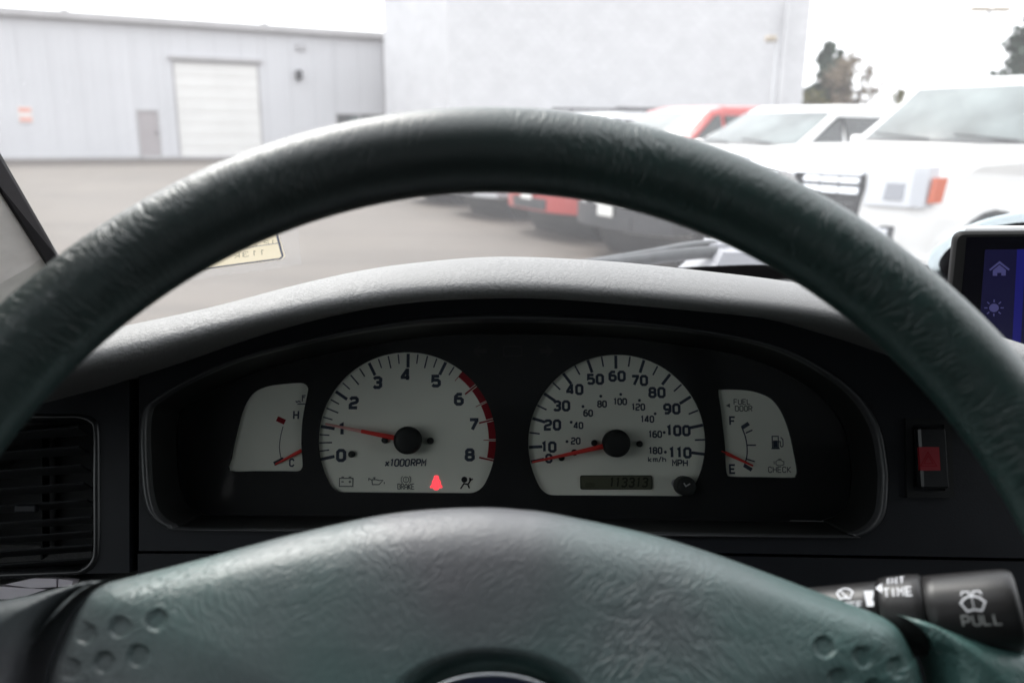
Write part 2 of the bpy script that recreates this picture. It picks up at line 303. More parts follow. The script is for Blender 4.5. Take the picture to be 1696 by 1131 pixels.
# ------------------------------------------------------------------ mesh helpers
def V(*a): return Vector(a)
class MB:
    def __init__(s): s.v = []; s.f = []; s.sm = []
    def add(s, vs, fs, smooth=False):
        o = len(s.v); s.v += [tuple(p) for p in vs]; s.f += [tuple(i + o for i in f) for f in fs]; s.sm += [smooth] * len(fs)
        return s
    def box(s, x0, x1, y0, y1, z0, z1, bev=0.0):
        if bev:
            b = bev; o = [(x0 + b, y0), (x1 - b, y0), (x1, y0 + b), (x1, y1 - b), (x1 - b, y1), (x0 + b, y1), (x0, y1 - b), (x0, y0 + b)]
            i = [(x0 + b, y0 + b), (x1 - b, y0 + b), (x1 - b, y0 + b), (x1 - b, y1 - b), (x1 - b, y1 - b), (x0 + b, y1 - b), (x0 + b, y1 - b), (x0 + b, y0 + b)]
            rings = [[V(a, c, z0) for a, c in i], [V(a, c, z0 + b) for a, c in o], [V(a, c, z1 - b) for a, c in o], [V(a, c, z1) for a, c in i]]
            return s.loft(rings, close=True, cap=True)
        p = [(x, y, z) for z in (z0, z1) for y in (y0, y1) for x in (x0, x1)]
        return s.add(p, [(0, 2, 3, 1), (4, 5, 7, 6), (0, 1, 5, 4), (2, 6, 7, 3), (0, 4, 6, 2), (1, 3, 7, 5)])
    def loft(s, rings, close=True, cap=False, smooth=False, loop=False):
        n = len(rings[0]); m = len(rings); vs = [p for r in rings for p in r]; fs = []
        for j in range(m if loop else m - 1):
            k = (j + 1) % m
            for i in range(n if close else n - 1):
                a = (i + 1) % n; fs.append((j * n + i, j * n + a, k * n + a, k * n + i))
        s.add(vs, fs, smooth)
        if cap:
            s.add(rings[0], [tuple(range(n))[::-1]]); s.add(rings[-1], [tuple(range(n))])
        return s
    def tube(s, path, rad, n=12, cap=True, smooth=True, sx=1.0, upv=None):
        path = [Vector(p) for p in path]; rings = []; prev = None
        for i, p in enumerate(path):
            t = (path[min(i + 1, len(path) - 1)] - path[max(i - 1, 0)]).normalized()
            if prev is None:
                a = upv or (V(0, 0, 1) if abs(t.z) < 0.9 else V(1, 0, 0)); prev = a
            e1 = (prev - t * prev.dot(t)).normalized(); e2 = t.cross(e1); prev = e1
            r = rad[i] if isinstance(rad, (list, tuple)) else rad
            rings.append([p + (e1 * math.cos(2 * PI * k / n) + e2 * math.sin(2 * PI * k / n) * sx) * r for k in range(n)])
        return s.loft(rings, True, cap, smooth)
    def prism(s, outer, z0, z1, holes=(), xf=None, smooth=False):
        """flat plate z0..z1 with holes; outlines in 2D"""
        xf = xf or (lambda a, b, c: V(a, b, c))
        loops = [list(outer)] + [list(h) for h in holes]
        tri = tessellate_polygon([[V(a, b, 0) for a, b in l] for l in loops])
        flat = [p for l in loops for p in l]
        def fix(t):
            (ax, ay), (bx, by), (cx, cy) = flat[t[0]], flat[t[1]], flat[t[2]]
            return t if (bx - ax) * (cy - ay) - (by - ay) * (cx - ax) > 0 else t[::-1]
        tri = [fix(tuple(t)) for t in tri]
        s.add([xf(a, b, z1) for a, b in flat], tri)
        if z0 != z1:
            s.add([xf(a, b, z0) for a, b in flat], [t[::-1] for t in tri])
            for li, l in enumerate(loops):
                ar = sum(l[i][0] * l[(i + 1) % len(l)][1] - l[(i + 1) % len(l)][0] * l[i][1] for i in range(len(l)))
                l2 = l if (ar > 0) == (li == 0) else l[::-1]
                s.loft([[xf(a, b, z0) for a, b in l2], [xf(a, b, z1) for a, b in l2]], True, False, smooth)
        return s
    def disc(s, c, r, z, n=20, z0=None, rx=None):
        o = [(c[0] + (rx or r) * math.cos(2 * PI * k / n), c[1] + r * math.sin(2 * PI * k / n)) for k in range(n)]
        if z0 is None: return s.add([V(a, b, z) for a, b in o], [tuple(range(n))])
        return s.prism(o, z0, z)
    def dome(s, c, r, z0, h, n=28, edge=0.25):
        rings = []
        for (rr, zz) in ((1, 0), (1, 1 - edge), (1 - edge * 0.3, 1 - edge * 0.3), (1 - edge, 1), (0.5, 1.02), (0.01, 1.03)):
            rings.append([V(c[0] + r * rr * math.cos(2 * PI * k / n), c[1] + r * rr * math.sin(2 * PI * k / n), z0 + h * zz) for k in range(n)])
        return s.loft(rings, True, True, True)
    def stroke(s, pts, wd, z, closed=False):
        pts = [V(p[0], p[1]) if len(p) == 2 else V(p[0], p[1]) for p in [(Vector(q)).to_2d() if len(q) > 2 else Vector(q) for q in pts]]
        n = len(pts); L = []; Rr = []
        for i in range(n):
            a = pts[i - 1] if (i > 0 or closed) else None; b = pts[(i + 1) % n] if (i < n - 1 or closed) else None
            d1 = (pts[i] - a).normalized() if a is not None else None; d2 = (b - pts[i]).normalized() if b is not None else None
            if d1 is None: d1 = d2
            if d2 is None: d2 = d1
            n1 = V(-d1.y, d1.x); n2 = V(-d2.y, d2.x); mm = n1 + n2
            if mm.length < 0.2: mm = n1
            mm = mm.normalized(); k = wd / 2 / max(0.55, mm.dot(n1))
            L.append(pts[i] + mm * k); Rr.append(pts[i] - mm * k)
        vs = [V(p.x, p.y, z) for p in L] + [V(p.x, p.y, z) for p in Rr]
        fs = [(i, i + n, (i + 1) % n + n, (i + 1) % n) for i in range(n if closed else n - 1)]
        return s.add(vs, fs)
    def build(s, name, mat, parent=None, xf=None, world=False):
        me = bpy.data.meshes.new(name)
        vs = [xf(Vector(p)) for p in s.v] if xf else s.v
        if world and parent is not None:
            inv = parent_world(parent).inverted(); vs = [inv @ Vector(p) for p in vs]
        off = None
        if parent is None:   # a thing that is one mesh: origin at its own centre
            c = sum((Vector(p) for p in vs), V(0, 0, 0)) / len(vs); zmin = min(p[2] for p in vs); off = V(c.x, c.y, zmin)
            vs = [Vector(p) - off for p in vs]
        me.from_pydata([tuple(p) for p in vs], [], s.f); me.polygons.foreach_set('use_smooth', s.sm); me.update()
        me.materials.append(mat)
        o = bpy.data.objects.new(name, me); SC.collection.objects.link(o)
        if parent is not None: o.parent = parent
        else: o.location = off
        return o
def parent_world(o):
    m = o.matrix_basis.copy()
    while o.parent: o = o.parent; m = o.matrix_basis @ m
    return m
def tag(o, label=None, cat=None, group=None, kind=None):
    if label: o['label'] = label
    if cat: o['category'] = cat
    if group: o['group'] = group
    if kind: o['kind'] = kind
    return o
def thing(name, label, cat, mat4, group=None):
    o = bpy.data.objects.new(name, None); SC.collection.objects.link(o); o.empty_display_size = 0.05
    o.matrix_basis = mat4; return tag(o, label, cat, group)
def cat_rom(pts, n=8, closed=False):
    out = []; N = len(pts)
    for i in range(N if closed else N - 1):
        g = lambda k: pts[k % N] if closed else pts[max(0, min(N - 1, k))]
        p0, p1, p2, p3 = g(i - 1), g(i), g(i + 1), g(i + 2)
        for k in range(n):
            t = k / n
            out.append(tuple(0.5 * (2 * b + (c - a) * t + (2 * a - 5 * b + 4 * c - d) * t * t + (3 * b - a - 3 * c + d) * t ** 3) for a, b, c, d in zip(p0, p1, p2, p3)))
    if not closed: out.append(tuple(pts[-1]))
    return out
def rrect(x0, x1, y0, y1, r, n=5):
    o = []
    for cx_, cy_, a0 in ((x1 - r, y1 - r, 0), (x0 + r, y1 - r, 90), (x0 + r, y0 + r, 180), (x1 - r, y0 + r, 270)):
        for k in range(n + 1):
            a = R(a0 + 90 * k / n); o.append((cx_ + r * math.cos(a), cy_ + r * math.sin(a)))
    return o
def interp(tab, x):
    if x <= tab[0][0]: return tab[0][1] + (x - tab[0][0]) * (tab[1][1] - tab[0][1]) / (tab[1][0] - tab[0][0])
    for (a, b), (c, d) in zip(tab, tab[1:]):
        if x <= c: return b + (d - b) * (x - a) / (c - a)
    (a, b), (c, d) = tab[-2:]; return d + (x - c) * (d - b) / (c - a)
def smooth_tab(tab):
    return [tuple(p) for p in cat_rom(tab, 6)]

# ------------------------------------------------------------------ lettering by strokes (grid 4 x 6)
G = {
 '0': ([[(1, 0), (3, 0), (4, 1), (4, 5), (3, 6), (1, 6), (0, 5), (0, 1)]], 1), '1': ([[(1.0, 5.2), (2.3, 6), (2.3, 0)]], 0),
 '2': ([[(0, 4.9), (.9, 6), (3.2, 6), (4, 5.2), (4, 4), (3.3, 3.2), (.7, 2.5), (0, 1.7), (0, 0), (4, 0)]], 0),
 '3': ([[(0, 5.1), (.9, 6), (3, 6), (4, 5.2), (4, 4), (3.1, 3.2), (1.4, 3.1)], [(3.1, 3.1), (4, 2.2), (4, .9), (3, 0), (.9, 0), (0, .9)]], 0),
 '4': ([[(3, 0), (3, 6), (2.6, 6), (0, 2), (0, 1.5), (4.2, 1.5)]], 0),
 '5': ([[(3.9, 6), (.3, 6), (.2, 3.3), (1, 3.6), (3, 3.6), (4, 2.7), (4, .9), (3, 0), (.9, 0), (0, .8)]], 0),
 '6': ([[(3.8, 6), (1.4, 6), (0, 4.5), (0, 1), (1, 0), (3, 0), (4, 1), (4, 2.6), (3.1, 3.5), (.6, 3.5)]], 0),
 '7': ([[(0, 6), (4, 6), (4, 5.4), (1.4, 0)]], 0),
 '8': ([[(1, 3.2), (3, 3.2), (3.8, 4), (3.8, 5.2), (3, 6), (1, 6), (.2, 5.2), (.2, 4)], [(1, 0), (3, 0), (4, .9), (4, 2.3), (3, 3.2), (1, 3.2), (0, 2.3), (0, .9)]], 1),
 '9': ([[(.2, 0), (2.6, 0), (4, 1.5), (4, 5), (3, 6), (1, 6), (0, 5), (0, 3.4), (.9, 2.5), (3.4, 2.5)]], 0),
 'A': ([[(0, 0), (0, 4), (2, 6), (4, 4), (4, 0)], [(0, 2.2), (4, 2.2)]], 0),
 'B': ([[(0, 0), (0, 6), (3, 6), (3.8, 5.2), (3.8, 3.9), (3, 3.2), (4, 2.4), (4, .8), (3, 0), (0, 0)]], 0),
 'C': ([[(4, 4.6), (3, 6), (1, 6), (0, 5), (0, 1), (1, 0), (3, 0), (4, 1.4)]], 0),
 'D': ([[(0, 0), (0, 6), (3, 6), (4, 5), (4, 1), (3, 0), (.4, 0)]], 0), 'E': ([[(4, 0), (0, 0), (0, 6), (4, 6)], [(0, 3), (3.4, 3)]], 0),
 'F': ([[(0, 0), (0, 6), (4, 6)], [(0, 3), (3.4, 3)]], 0), 'H': ([[(0, 0), (0, 6)], [(4, 0), (4, 6)], [(0, 3), (4, 3)]], 0),
 'I': ([[(2, 0), (2, 6)]], 0), 'K': ([[(0, 0), (0, 6)], [(4, 6), (.6, 3), (4, 0)]], 0), 'L': ([[(0, 6), (0, 0), (3.8, 0)]], 0),
 'M': ([[(0, 0), (0, 6), (2, 2.6), (4, 6), (4, 0)]], 0), 'N': ([[(0, 0), (0, 6), (4, 0), (4, 6)]], 0),
 'O': ([[(1, 0), (3, 0), (4, 1), (4, 5), (3, 6), (1, 6), (0, 5), (0, 1)]], 1), 'P': ([[(0, 0), (0, 6), (3, 6), (4, 5), (4, 3.6), (3, 2.6), (0, 2.6)]], 0),
 'R': ([[(0, 0), (0, 6), (3, 6), (4, 5), (4, 3.8), (3, 3), (0, 3)], [(2, 3), (4, 0)]], 0), 'T': ([[(0, 6), (4, 6)], [(2, 6), (2, 0)]], 0),
 'U': ([[(0, 6), (0, 1), (1, 0), (3, 0), (4, 1), (4, 6)]], 0), 'x': ([[(0, 0), (3.6, 4)], [(0, 4), (3.6, 0)]], 0),
 'k': ([[(0, 0), (0, 6)], [(3.4, 4), (.6, 2), (3.4, 0)]], 0), 'm': ([[(0, 0), (0, 4), (4.4, 4), (4.4, 0)], [(2.2, 4), (2.2, 0)]], 0),
 'h': ([[(0, 0), (0, 6)], [(0, 3.8), (2.6, 3.8), (3.4, 3), (3.4, 0)]], 0), '/': ([[(0, -.5), (3, 6.5)]], 0), ' ': ([], 0),
}
WID = {'1': 2.9, 'I': 2.0, ' ': 2.0, 'x': 3.6, '/': 3.0, 'm': 4.4}
ZC = [0.0]
def zstep():
    ZC[0] = (ZC[0] + 1) % 12; return ZC[0] * 0.000012
def text(mb, s, cx, cy, h, z, weight=1.05, wscale=0.95, gap=1.9, slant=0.0, mirror=False):
    u = h / 6.0; ww = u * wscale
    adv = [WID.get(c, 4.0) for c in s]; tot = sum(adv) + gap * (len(s) - 1); x = -tot / 2
    for c, a in zip(s, adv):
        strokes, closed = G[c]
        xo = x - (0.6 if c == '1' else 0) + (-1 if c == 'I' else 0)
        for st in strokes:
            pts = [((xo + p[0]) * ww + slant * (p[1] - 3) * u, (p[1] - 3) * u) for p in st]
            if mirror: pts = [(-a_, b_) for a_, b_ in pts]
            mb.stroke([(cx + a_, cy + b_) for a_, b_ in pts], weight * u, z + zstep(), bool(closed))
        x += a + gap

# ================================================================== GROUND AND BUILDINGS
g = MB(); g.add([V(-300, -300, 0), V(300, -300, 0), V(300, 500, 0), V(-300, 500, 0)], [(0, 1, 2, 3)])
tag(g.build('ground', M['asphalt']), kind='structure')

def wallframe(A, B):
    u = (B - A); L = u.length; u = u.normalized(); n = V(u.y, -u.x, 0)
    if n.y > 0: n = -n
    return Matrix.Translation(A) @ Matrix((u, V(0, 0, 1), n)).transposed().to_4x4(), L
A0 = on_ground(0, 265); A1 = on_ground(641, 261)
d = (A1 - A0).normalized(); A00 = A0 - d * 16
mw, L = wallframe(A00, A1)
Hh = 5.25
wh = thing('warehouse', 'long low warehouse clad in pale blue-grey metal with a big white roller door', 'warehouse', mw)
imw = mw.inverted()
def wpx(px, py):      # photograph pixel on the wall plane -> (along, up)
    dd = ray(px, py); o = mw.to_translation(); n = mw.to_3x3().col[2]
    p = imw @ (CAM + dd * ((o - CAM).dot(n) / dd.dot(n))); return p.x, p.y
gx0, gy1 = wpx(283, 98); gx1, _ = wpx(428, 100)
px0, py1 = wpx(224, 181); px1, _ = wpx(262, 181)
qx0, qy1 = wpx(555, 187); qx1 = L - 0.12; qy0 = qy1 - 0.95
# wall core behind the cladding, with depth
b = MB(); b.box(0, L, 0, Hh, -14, -0.05); b.build('wall', M['clad'], wh)
# cladding sheets, one metre wide, cut round the openings
def sheet(x0, x1, y0, y1):
    if x1 - x0 < 0.03 or y1 - y0 < 0.03: return
    m = MB(); m.box(x0 + 0.006, x1 - 0.006, y0, y1, -0.05, 0.0)
    k = x0 + 0.15
    while k < x1 - 0.1:
        m.box(k - 0.025, k + 0.025, y0, y1, 0.0, 0.013); k += 0.3
    m.build('cladding_panel', M['clad'], wh)
opens = [(gx0, gx1, 0, gy1), (px0, px1, 0, py1), (qx0, qx1, qy0, qy1)]
x = 0.0
while x < L - 0.01:
    x2 = min(L, x + 1.0)
    cuts = sorted(set([x, x2] + [c for o in opens for c in o[:2] if x < c < x2]))
    for a, c in zip(cuts, cuts[1:]):
        o = [o for o in opens if o[0] - 1e-4 <= a and c <= o[1] + 1e-4]
        if not o: sheet(a, c, 0.12, Hh)
        else:
            if o[0][2] > 0.13: sheet(a, c, 0.12, o[0][2])
            sheet(a, c, o[0][3], Hh)
    x = x2
MB().box(0, L, 0.0, 0.12, -0.045, 0.03).build('base_strip', M['trim_grey'], wh)
rf = MB().box(-0.3, L + 0.05, Hh, Hh + 0.10, -14.3, 0.22).build('roof', M['roof_flat'], wh)
MB().box(-0.3, L + 0.05, Hh - 0.12, Hh + 0.13, 0.222, 0.30).build('gutter', M['trim_grey'], rf)
MB().box(L - 0.10, L - 0.01, 0.1, Hh - 0.12, 0.025, 0.11).build('downspout', M['trim_grey'], wh)
for k in range(5):
    xx = 4 + k * 7.3
    MB().box(xx, xx + 0.25, Hh + 0.131, Hh + 0.20, 0.1, 0.28).build('roof_vent', M['trim_grey'], rf)
# roller door: sections
rd = MB().box(gx0 + 0.09, gx1 - 0.09, 0, gy1 - 0.1, -0.049, -0.043).build('roller_door', M['roll_door'], wh)
nsec = 8; sh = (gy1 - 0.12) / nsec
for k in range(nsec):
    s_ = MB().box(gx0 + 0.09, gx1 - 0.09, k * sh + 0.012, (k + 1) * sh - 0.012, -0.042, -0.012)
    s_.box(gx0 + 0.2, gx1 - 0.2, k * sh + 0.1, k * sh + 0.16, -0.012, -0.004); s_.box(gx0 + 0.2, gx1 - 0.2, k * sh + 0.33, k * sh + 0.39, -0.012, -0.004)
    s_.box((gx0 + gx1) / 2 - 0.03, (gx0 + gx1) / 2 + 0.03, k * sh + 0.012, (k + 1) * sh - 0.012, -0.0035, 0.003)
    s_.build('panel', M['roll_door'], rd)
fr = MB(); fr.box(gx0, gx0 + 0.09, 0, gy1, -0.048, 0.03); fr.box(gx1 - 0.09, gx1, 0, gy1, -0.048, 0.03); fr.box(gx0 + 0.09, gx1 - 0.09, gy1 - 0.1, gy1, -0.048, 0.035)
fr.box(gx0 - 0.12, gx1 + 0.12, gy1 + 0.002, gy1 + 0.13, 0.024, 0.16)
fr.build('door_frame', M['trim_grey'], wh)
pd = MB().box(px0 + 0.07, px1 - 0.07, 0.02, py1 - 0.08, -0.048, -0.01).build('door', M['door_taupe'], wh)
MB().box(px1 - 0.20, px1 - 0.10, 0.98, 1.04, -0.01, 0.05).build('handle', M['dark_fix'], pd)
f2 = MB(); f2.box(px0, px0 + 0.07, 0, py1, -0.048, 0.03); f2.box(px1 - 0.07, px1, 0, py1, -0.048, 0.03); f2.box(px0 + 0.07, px1 - 0.07, py1 - 0.08, py1, -0.048, 0.035)
f2.build('door_frame', M['trim_grey'], wh)
wnd = MB(); wnd.box(qx0, qx0 + 0.07, qy0, qy1, -0.048, 0.03); wnd.box(qx0 + 0.07, qx1, qy1 - 0.07, qy1, -0.048, 0.04); wnd.box(qx0 + 0.07, qx1, qy0, qy0 + 0.07, -0.048, 0.03)
wnd.box((qx0 + qx1) / 2 - .03, (qx0 + qx1) / 2 + .03, qy0 + 0.07, qy1 - 0.07, -0.048, 0.02)
wnd = wnd.build('window', M['trim_grey'], wh)
MB().box(qx0 + 0.07, qx1, qy0 + 0.07, qy1 - 0.07, -0.047, -0.02).build('pane', M['car_glass'], wnd)
MB().box(qx0 + 0.12, qx0 + 0.55, qy0 + 0.08, qy1 - 0.12, -0.019, -0.01).build('blind', M['dark_fix'], wnd)
# wall fittings: each a thing
def on_wall(px, py, dz=0.024):
    a, c = wpx(px, py); return mw @ Matrix.Translation((a, c, dz))
t_ = thing('wall_lamp', 'dark wall lamp on the warehouse wall above and right of the roller door', 'wall lamp', on_wall(494, 126))
MB().box(-0.09, 0.09, -0.2, 0.2, 0, 0.06).build('back_plate', M['dark_fix'], t_)
MB().box(-0.14, 0.11, -0.12, 0.22, 0.062, 0.30, 0.02).build('lamp_hood', M['dark_fix'], t_)
t_ = thing('wall_vent', 'small grey hooded vent high on the warehouse wall just under the eave', 'vent', on_wall(497, 79))
MB().box(-0.2, 0.2, -0.13, 0.13, 0, 0.05).build('vent_frame', M['trim_grey'], t_)
for k in range(3): MB().box(-0.17, 0.17, -0.09 + k * 0.07, -0.05 + k * 0.07, 0.052, 0.11).build('slat', M['clad'], t_)
t_ = thing('wall_sign', 'small faded red and white sign on the left end of the warehouse wall', 'sign', on_wall(42, 190))
MB().box(-0.24, 0.24, -0.30, 0.30, 0, 0.015).build('sign_board', M['white_sign'], t_)
MB().box(-0.2, 0.2, 0.08, 0.25, 0.016, 0.018).build('red_panel', M['pink_sign'], t_); MB().box(-0.2, 0.2, -0.26, -0.1, 0.016, 0.018).build('red_panel', M['pink_sign'], t_)

# white block building
Bl = at_y(637, 120, 36.6); Bc = at_y(742, 120, 33.0); Br = at_y(1333, 120, 34.0)
for p in (Bl, Bc, Br): p.z = 0
Hb = 6.45
bw = thing('white_building', 'tall plain building of white painted blocks beyond the parked cars', 'building', Matrix.Translation(Bc))
def face_wall(A, B, name):
    mf, LL = wallframe(A, B)
    o = MB().add([V(0, 0, 0), V(LL, 0, 0), V(LL, 0, Hb), V(0, 0, Hb), V(0, .3, 0), V(LL, .3, 0), V(LL, .3, Hb), V(0, .3, Hb)],
                 [(0, 1, 2, 3), (4, 7, 6, 5), (0, 3, 7, 4), (1, 5, 6, 2), (3, 2, 6, 7), (0, 4, 5, 1)]).build(name, M['block'], bw)
    u = (B - A).normalized(); n = V(-u.y, u.x, 0)
    if n.y < 0: n = -n
    o.matrix_basis = Matrix.Translation(-Bc) @ Matrix.Translation(A) @ Matrix((u, n, V(0, 0, 1))).transposed().to_4x4()
    c = MB().box(-0.02, LL + 0.02, -0.04, 0.34, Hb + 0.001, Hb + 0.09).build('coping', M['white_sign'], bw); c.matrix_basis = o.matrix_basis
    return o
face_wall(Bl, Bc, 'wall'); face_wall(Bc, Br, 'wall'); face_wall(Br, Br + V(3.0, 14, 0), 'wall')
back = MB().prism([(0.35, 0.5), (Br.x - Bc.x - 0.1, 1.4), (Br.x - Bc.x + 2.5, 13.5), (Bl.x - Bc.x, 14)], Hb - 0.4, Hb - 0.2).build('roof', M['roof_flat'], bw)
q = at_y(1297, 100, 33.7); q.z = 0
dsp = MB().box(q.x - 0.09, q.x + 0.09, q.y - 0.12, q.y - 0.02, 0.2, Hb - 0.1).build('downspout', M['block'], bw, world=True)
ledge = MB().box(at_y(915, 180, 32).x, at_y(1060, 180, 32).x, 32.2, 32.9, 2.06, 2.13)
ledge.build('canopy', M['dark_fix'], bw, world=True)

# lamp posts
def lamp_post(px, pytop, Y, label, heads, rp=0.07, hl=0.5):
    top = at_y(px, pytop, Y)
    t = thing('lamp_post', label, 'lamp post', Matrix.Translation((top.x, top.y, 0)), 'tall car park lamp posts')
    MB().tube([V(0, 0, 0), V(0, 0, 0.6)], 0.22, 12).build('footing', M['roof_flat'], t)
    MB().tube([V(0, 0, 0.6), V(0, 0, top.z)], [rp * 1.3, rp * 0.8], 10).build('pole', M['pole'], t)
    for s in heads:
        h = MB(); h.box(min(s * 0.06, s * hl), max(s * 0.06, s * hl), -0.16, 0.16, top.z - 0.10, top.z + 0.07, 0.03); h.build('lamp_head', M['lamp_head'], t)
lamp_post(1640, 15, 34, 'twin-headed lamp post standing behind the near white SUV', (-1, 1), 0.1, 0.75)
lamp_post(1288, 64, 27, 'lamp post with a single small head against the white block building', (-1,), 0.06, 0.36)

# ------------------------------------------------------------------ trees
def rnd_quad(mb, c, s, flat=0.0):
    a = Vector((random.gauss(0, 1), random.gauss(0, 1), random.gauss(0, 1))).normalized(); bb = a.orthogonal().normalized()
    bb.rotate(Matrix.Rotation(random.uniform(0, 6.28), 3, a)); cc = a.cross(bb)
    l = s * random.uniform(0.6, 1.4); wd = l * random.uniform(0.35, 0.7)
    mb.add([c - bb * l - cc * wd * .3, c - cc * wd, c + bb * l, c + cc * wd], [(0, 1, 2, 3)])
def conifer(px, pytop, Y, rad, label, n_br=70, skew=0.0):
    top = at_y(px, pytop, Y); H = top.z
    t = thing('conifer_tree', label, 'tree', Matrix.Translation((top.x, top.y, 0)), 'conifers beyond the lot')
    MB().tube([V(0, 0, 0), V(0.1, 0, H * 0.5), V(0, 0, H)], [0.28, 0.18, 0.03], 8).build('trunk', M['bark'], t)
    cr = MB()
    for i in range(n_br):
        f = (i / n_br) ** 0.85; z = H * (0.10 + 0.90 * f); r = rad * (1 - f) ** 0.7 * random.uniform(0.45, 1.15) + 0.12
        a = random.uniform(0, 6.28); dirv = V(math.cos(a), math.sin(a), random.uniform(-0.15, 0.45))
        m = int(14 + r * 26)
        cr.tube([V(0, 0, z), V(0, 0, z) + dirv * r], [0.04, 0.01], 4, False)
        for k in range(m):
            g_ = (k + random.random()) / m; p = V(0, 0, z) + dirv * r * g_ + V(random.gauss(0, .12), random.gauss(0, .12), random.gauss(-0.06, .1)) * (0.6 + r * 0.3)
            rnd_quad(cr, p, 0.19)
    cr.build('crown', M['needles'], t)
def broad(px, pytop, Y, rad, label, mat, n=1500, name='bare_tree', squash=1.0, leaf=0.13, cat='tree'):
    top = at_y(px, pytop, Y); H = top.z
    t = thing(name, label, cat, Matrix.Translation((top.x, top.y, 0)))
    tr = MB(); tr.tube([V(0, 0, 0), V(0.05, 0, H * 0.45)], [0.2, 0.14], 8)
    cr = MB(); tips = []
    for i in range(26):
        a = random.uniform(0, 6.28); rr = rad * random.uniform(0.3, 1.0); z2 = H * random.uniform(0.45, 1.0)
        e = V(math.cos(a) * rr, math.sin(a) * rr, z2); rr2 = math.sqrt(max(0, 1 - ((z2 / H - 0.6) / 0.45) ** 2)); e.x *= rr2 * squash; e.y *= rr2
        tr.tube([V(0.05, 0, H * random.uniform(0.2, 0.45)), e * 0.6 + V(0, 0, H * 0.12), e], [0.07, 0.04, 0.012], 5, False); tips.append(e)
    for k in range(n):
        e = random.choice(tips); p = e + V(random.gauss(0, 1), random.gauss(0, 1), random.gauss(0, 1)) * rad * 0.17
        if p.z > 0.1: rnd_quad(cr, p, leaf)
    tr.build('trunk', M['bark'], t); cr.build('crown', mat, t)
conifer(1374, 70, 52, 2.0, 'dark conifer with two ragged tops beside the white block building', 85)
conifer(1392, 82, 54, 1.4, 'shorter dark conifer crowded against the tallest one by the white block building', 55)
broad(1414, 98, 50, 1.6, 'brownish thin-leaved tree just behind the second white SUV', M['twigs'], 1500)
conifer(1704, 25, 46, 2.2, 'dark conifer behind the roof of the near white SUV', 90)
broad(1488, 150, 48, 0.8, 'small olive shrub in the gap between the two white SUVs', M['hedge'], 700, 'shrub', leaf=0.1, cat='shrub')
broad(1346, 158, 44, 1.1, 'low yellow-green shrub at the foot of the white block building', M['hedge'], 700, 'shrub', leaf=0.1, cat='shrub')

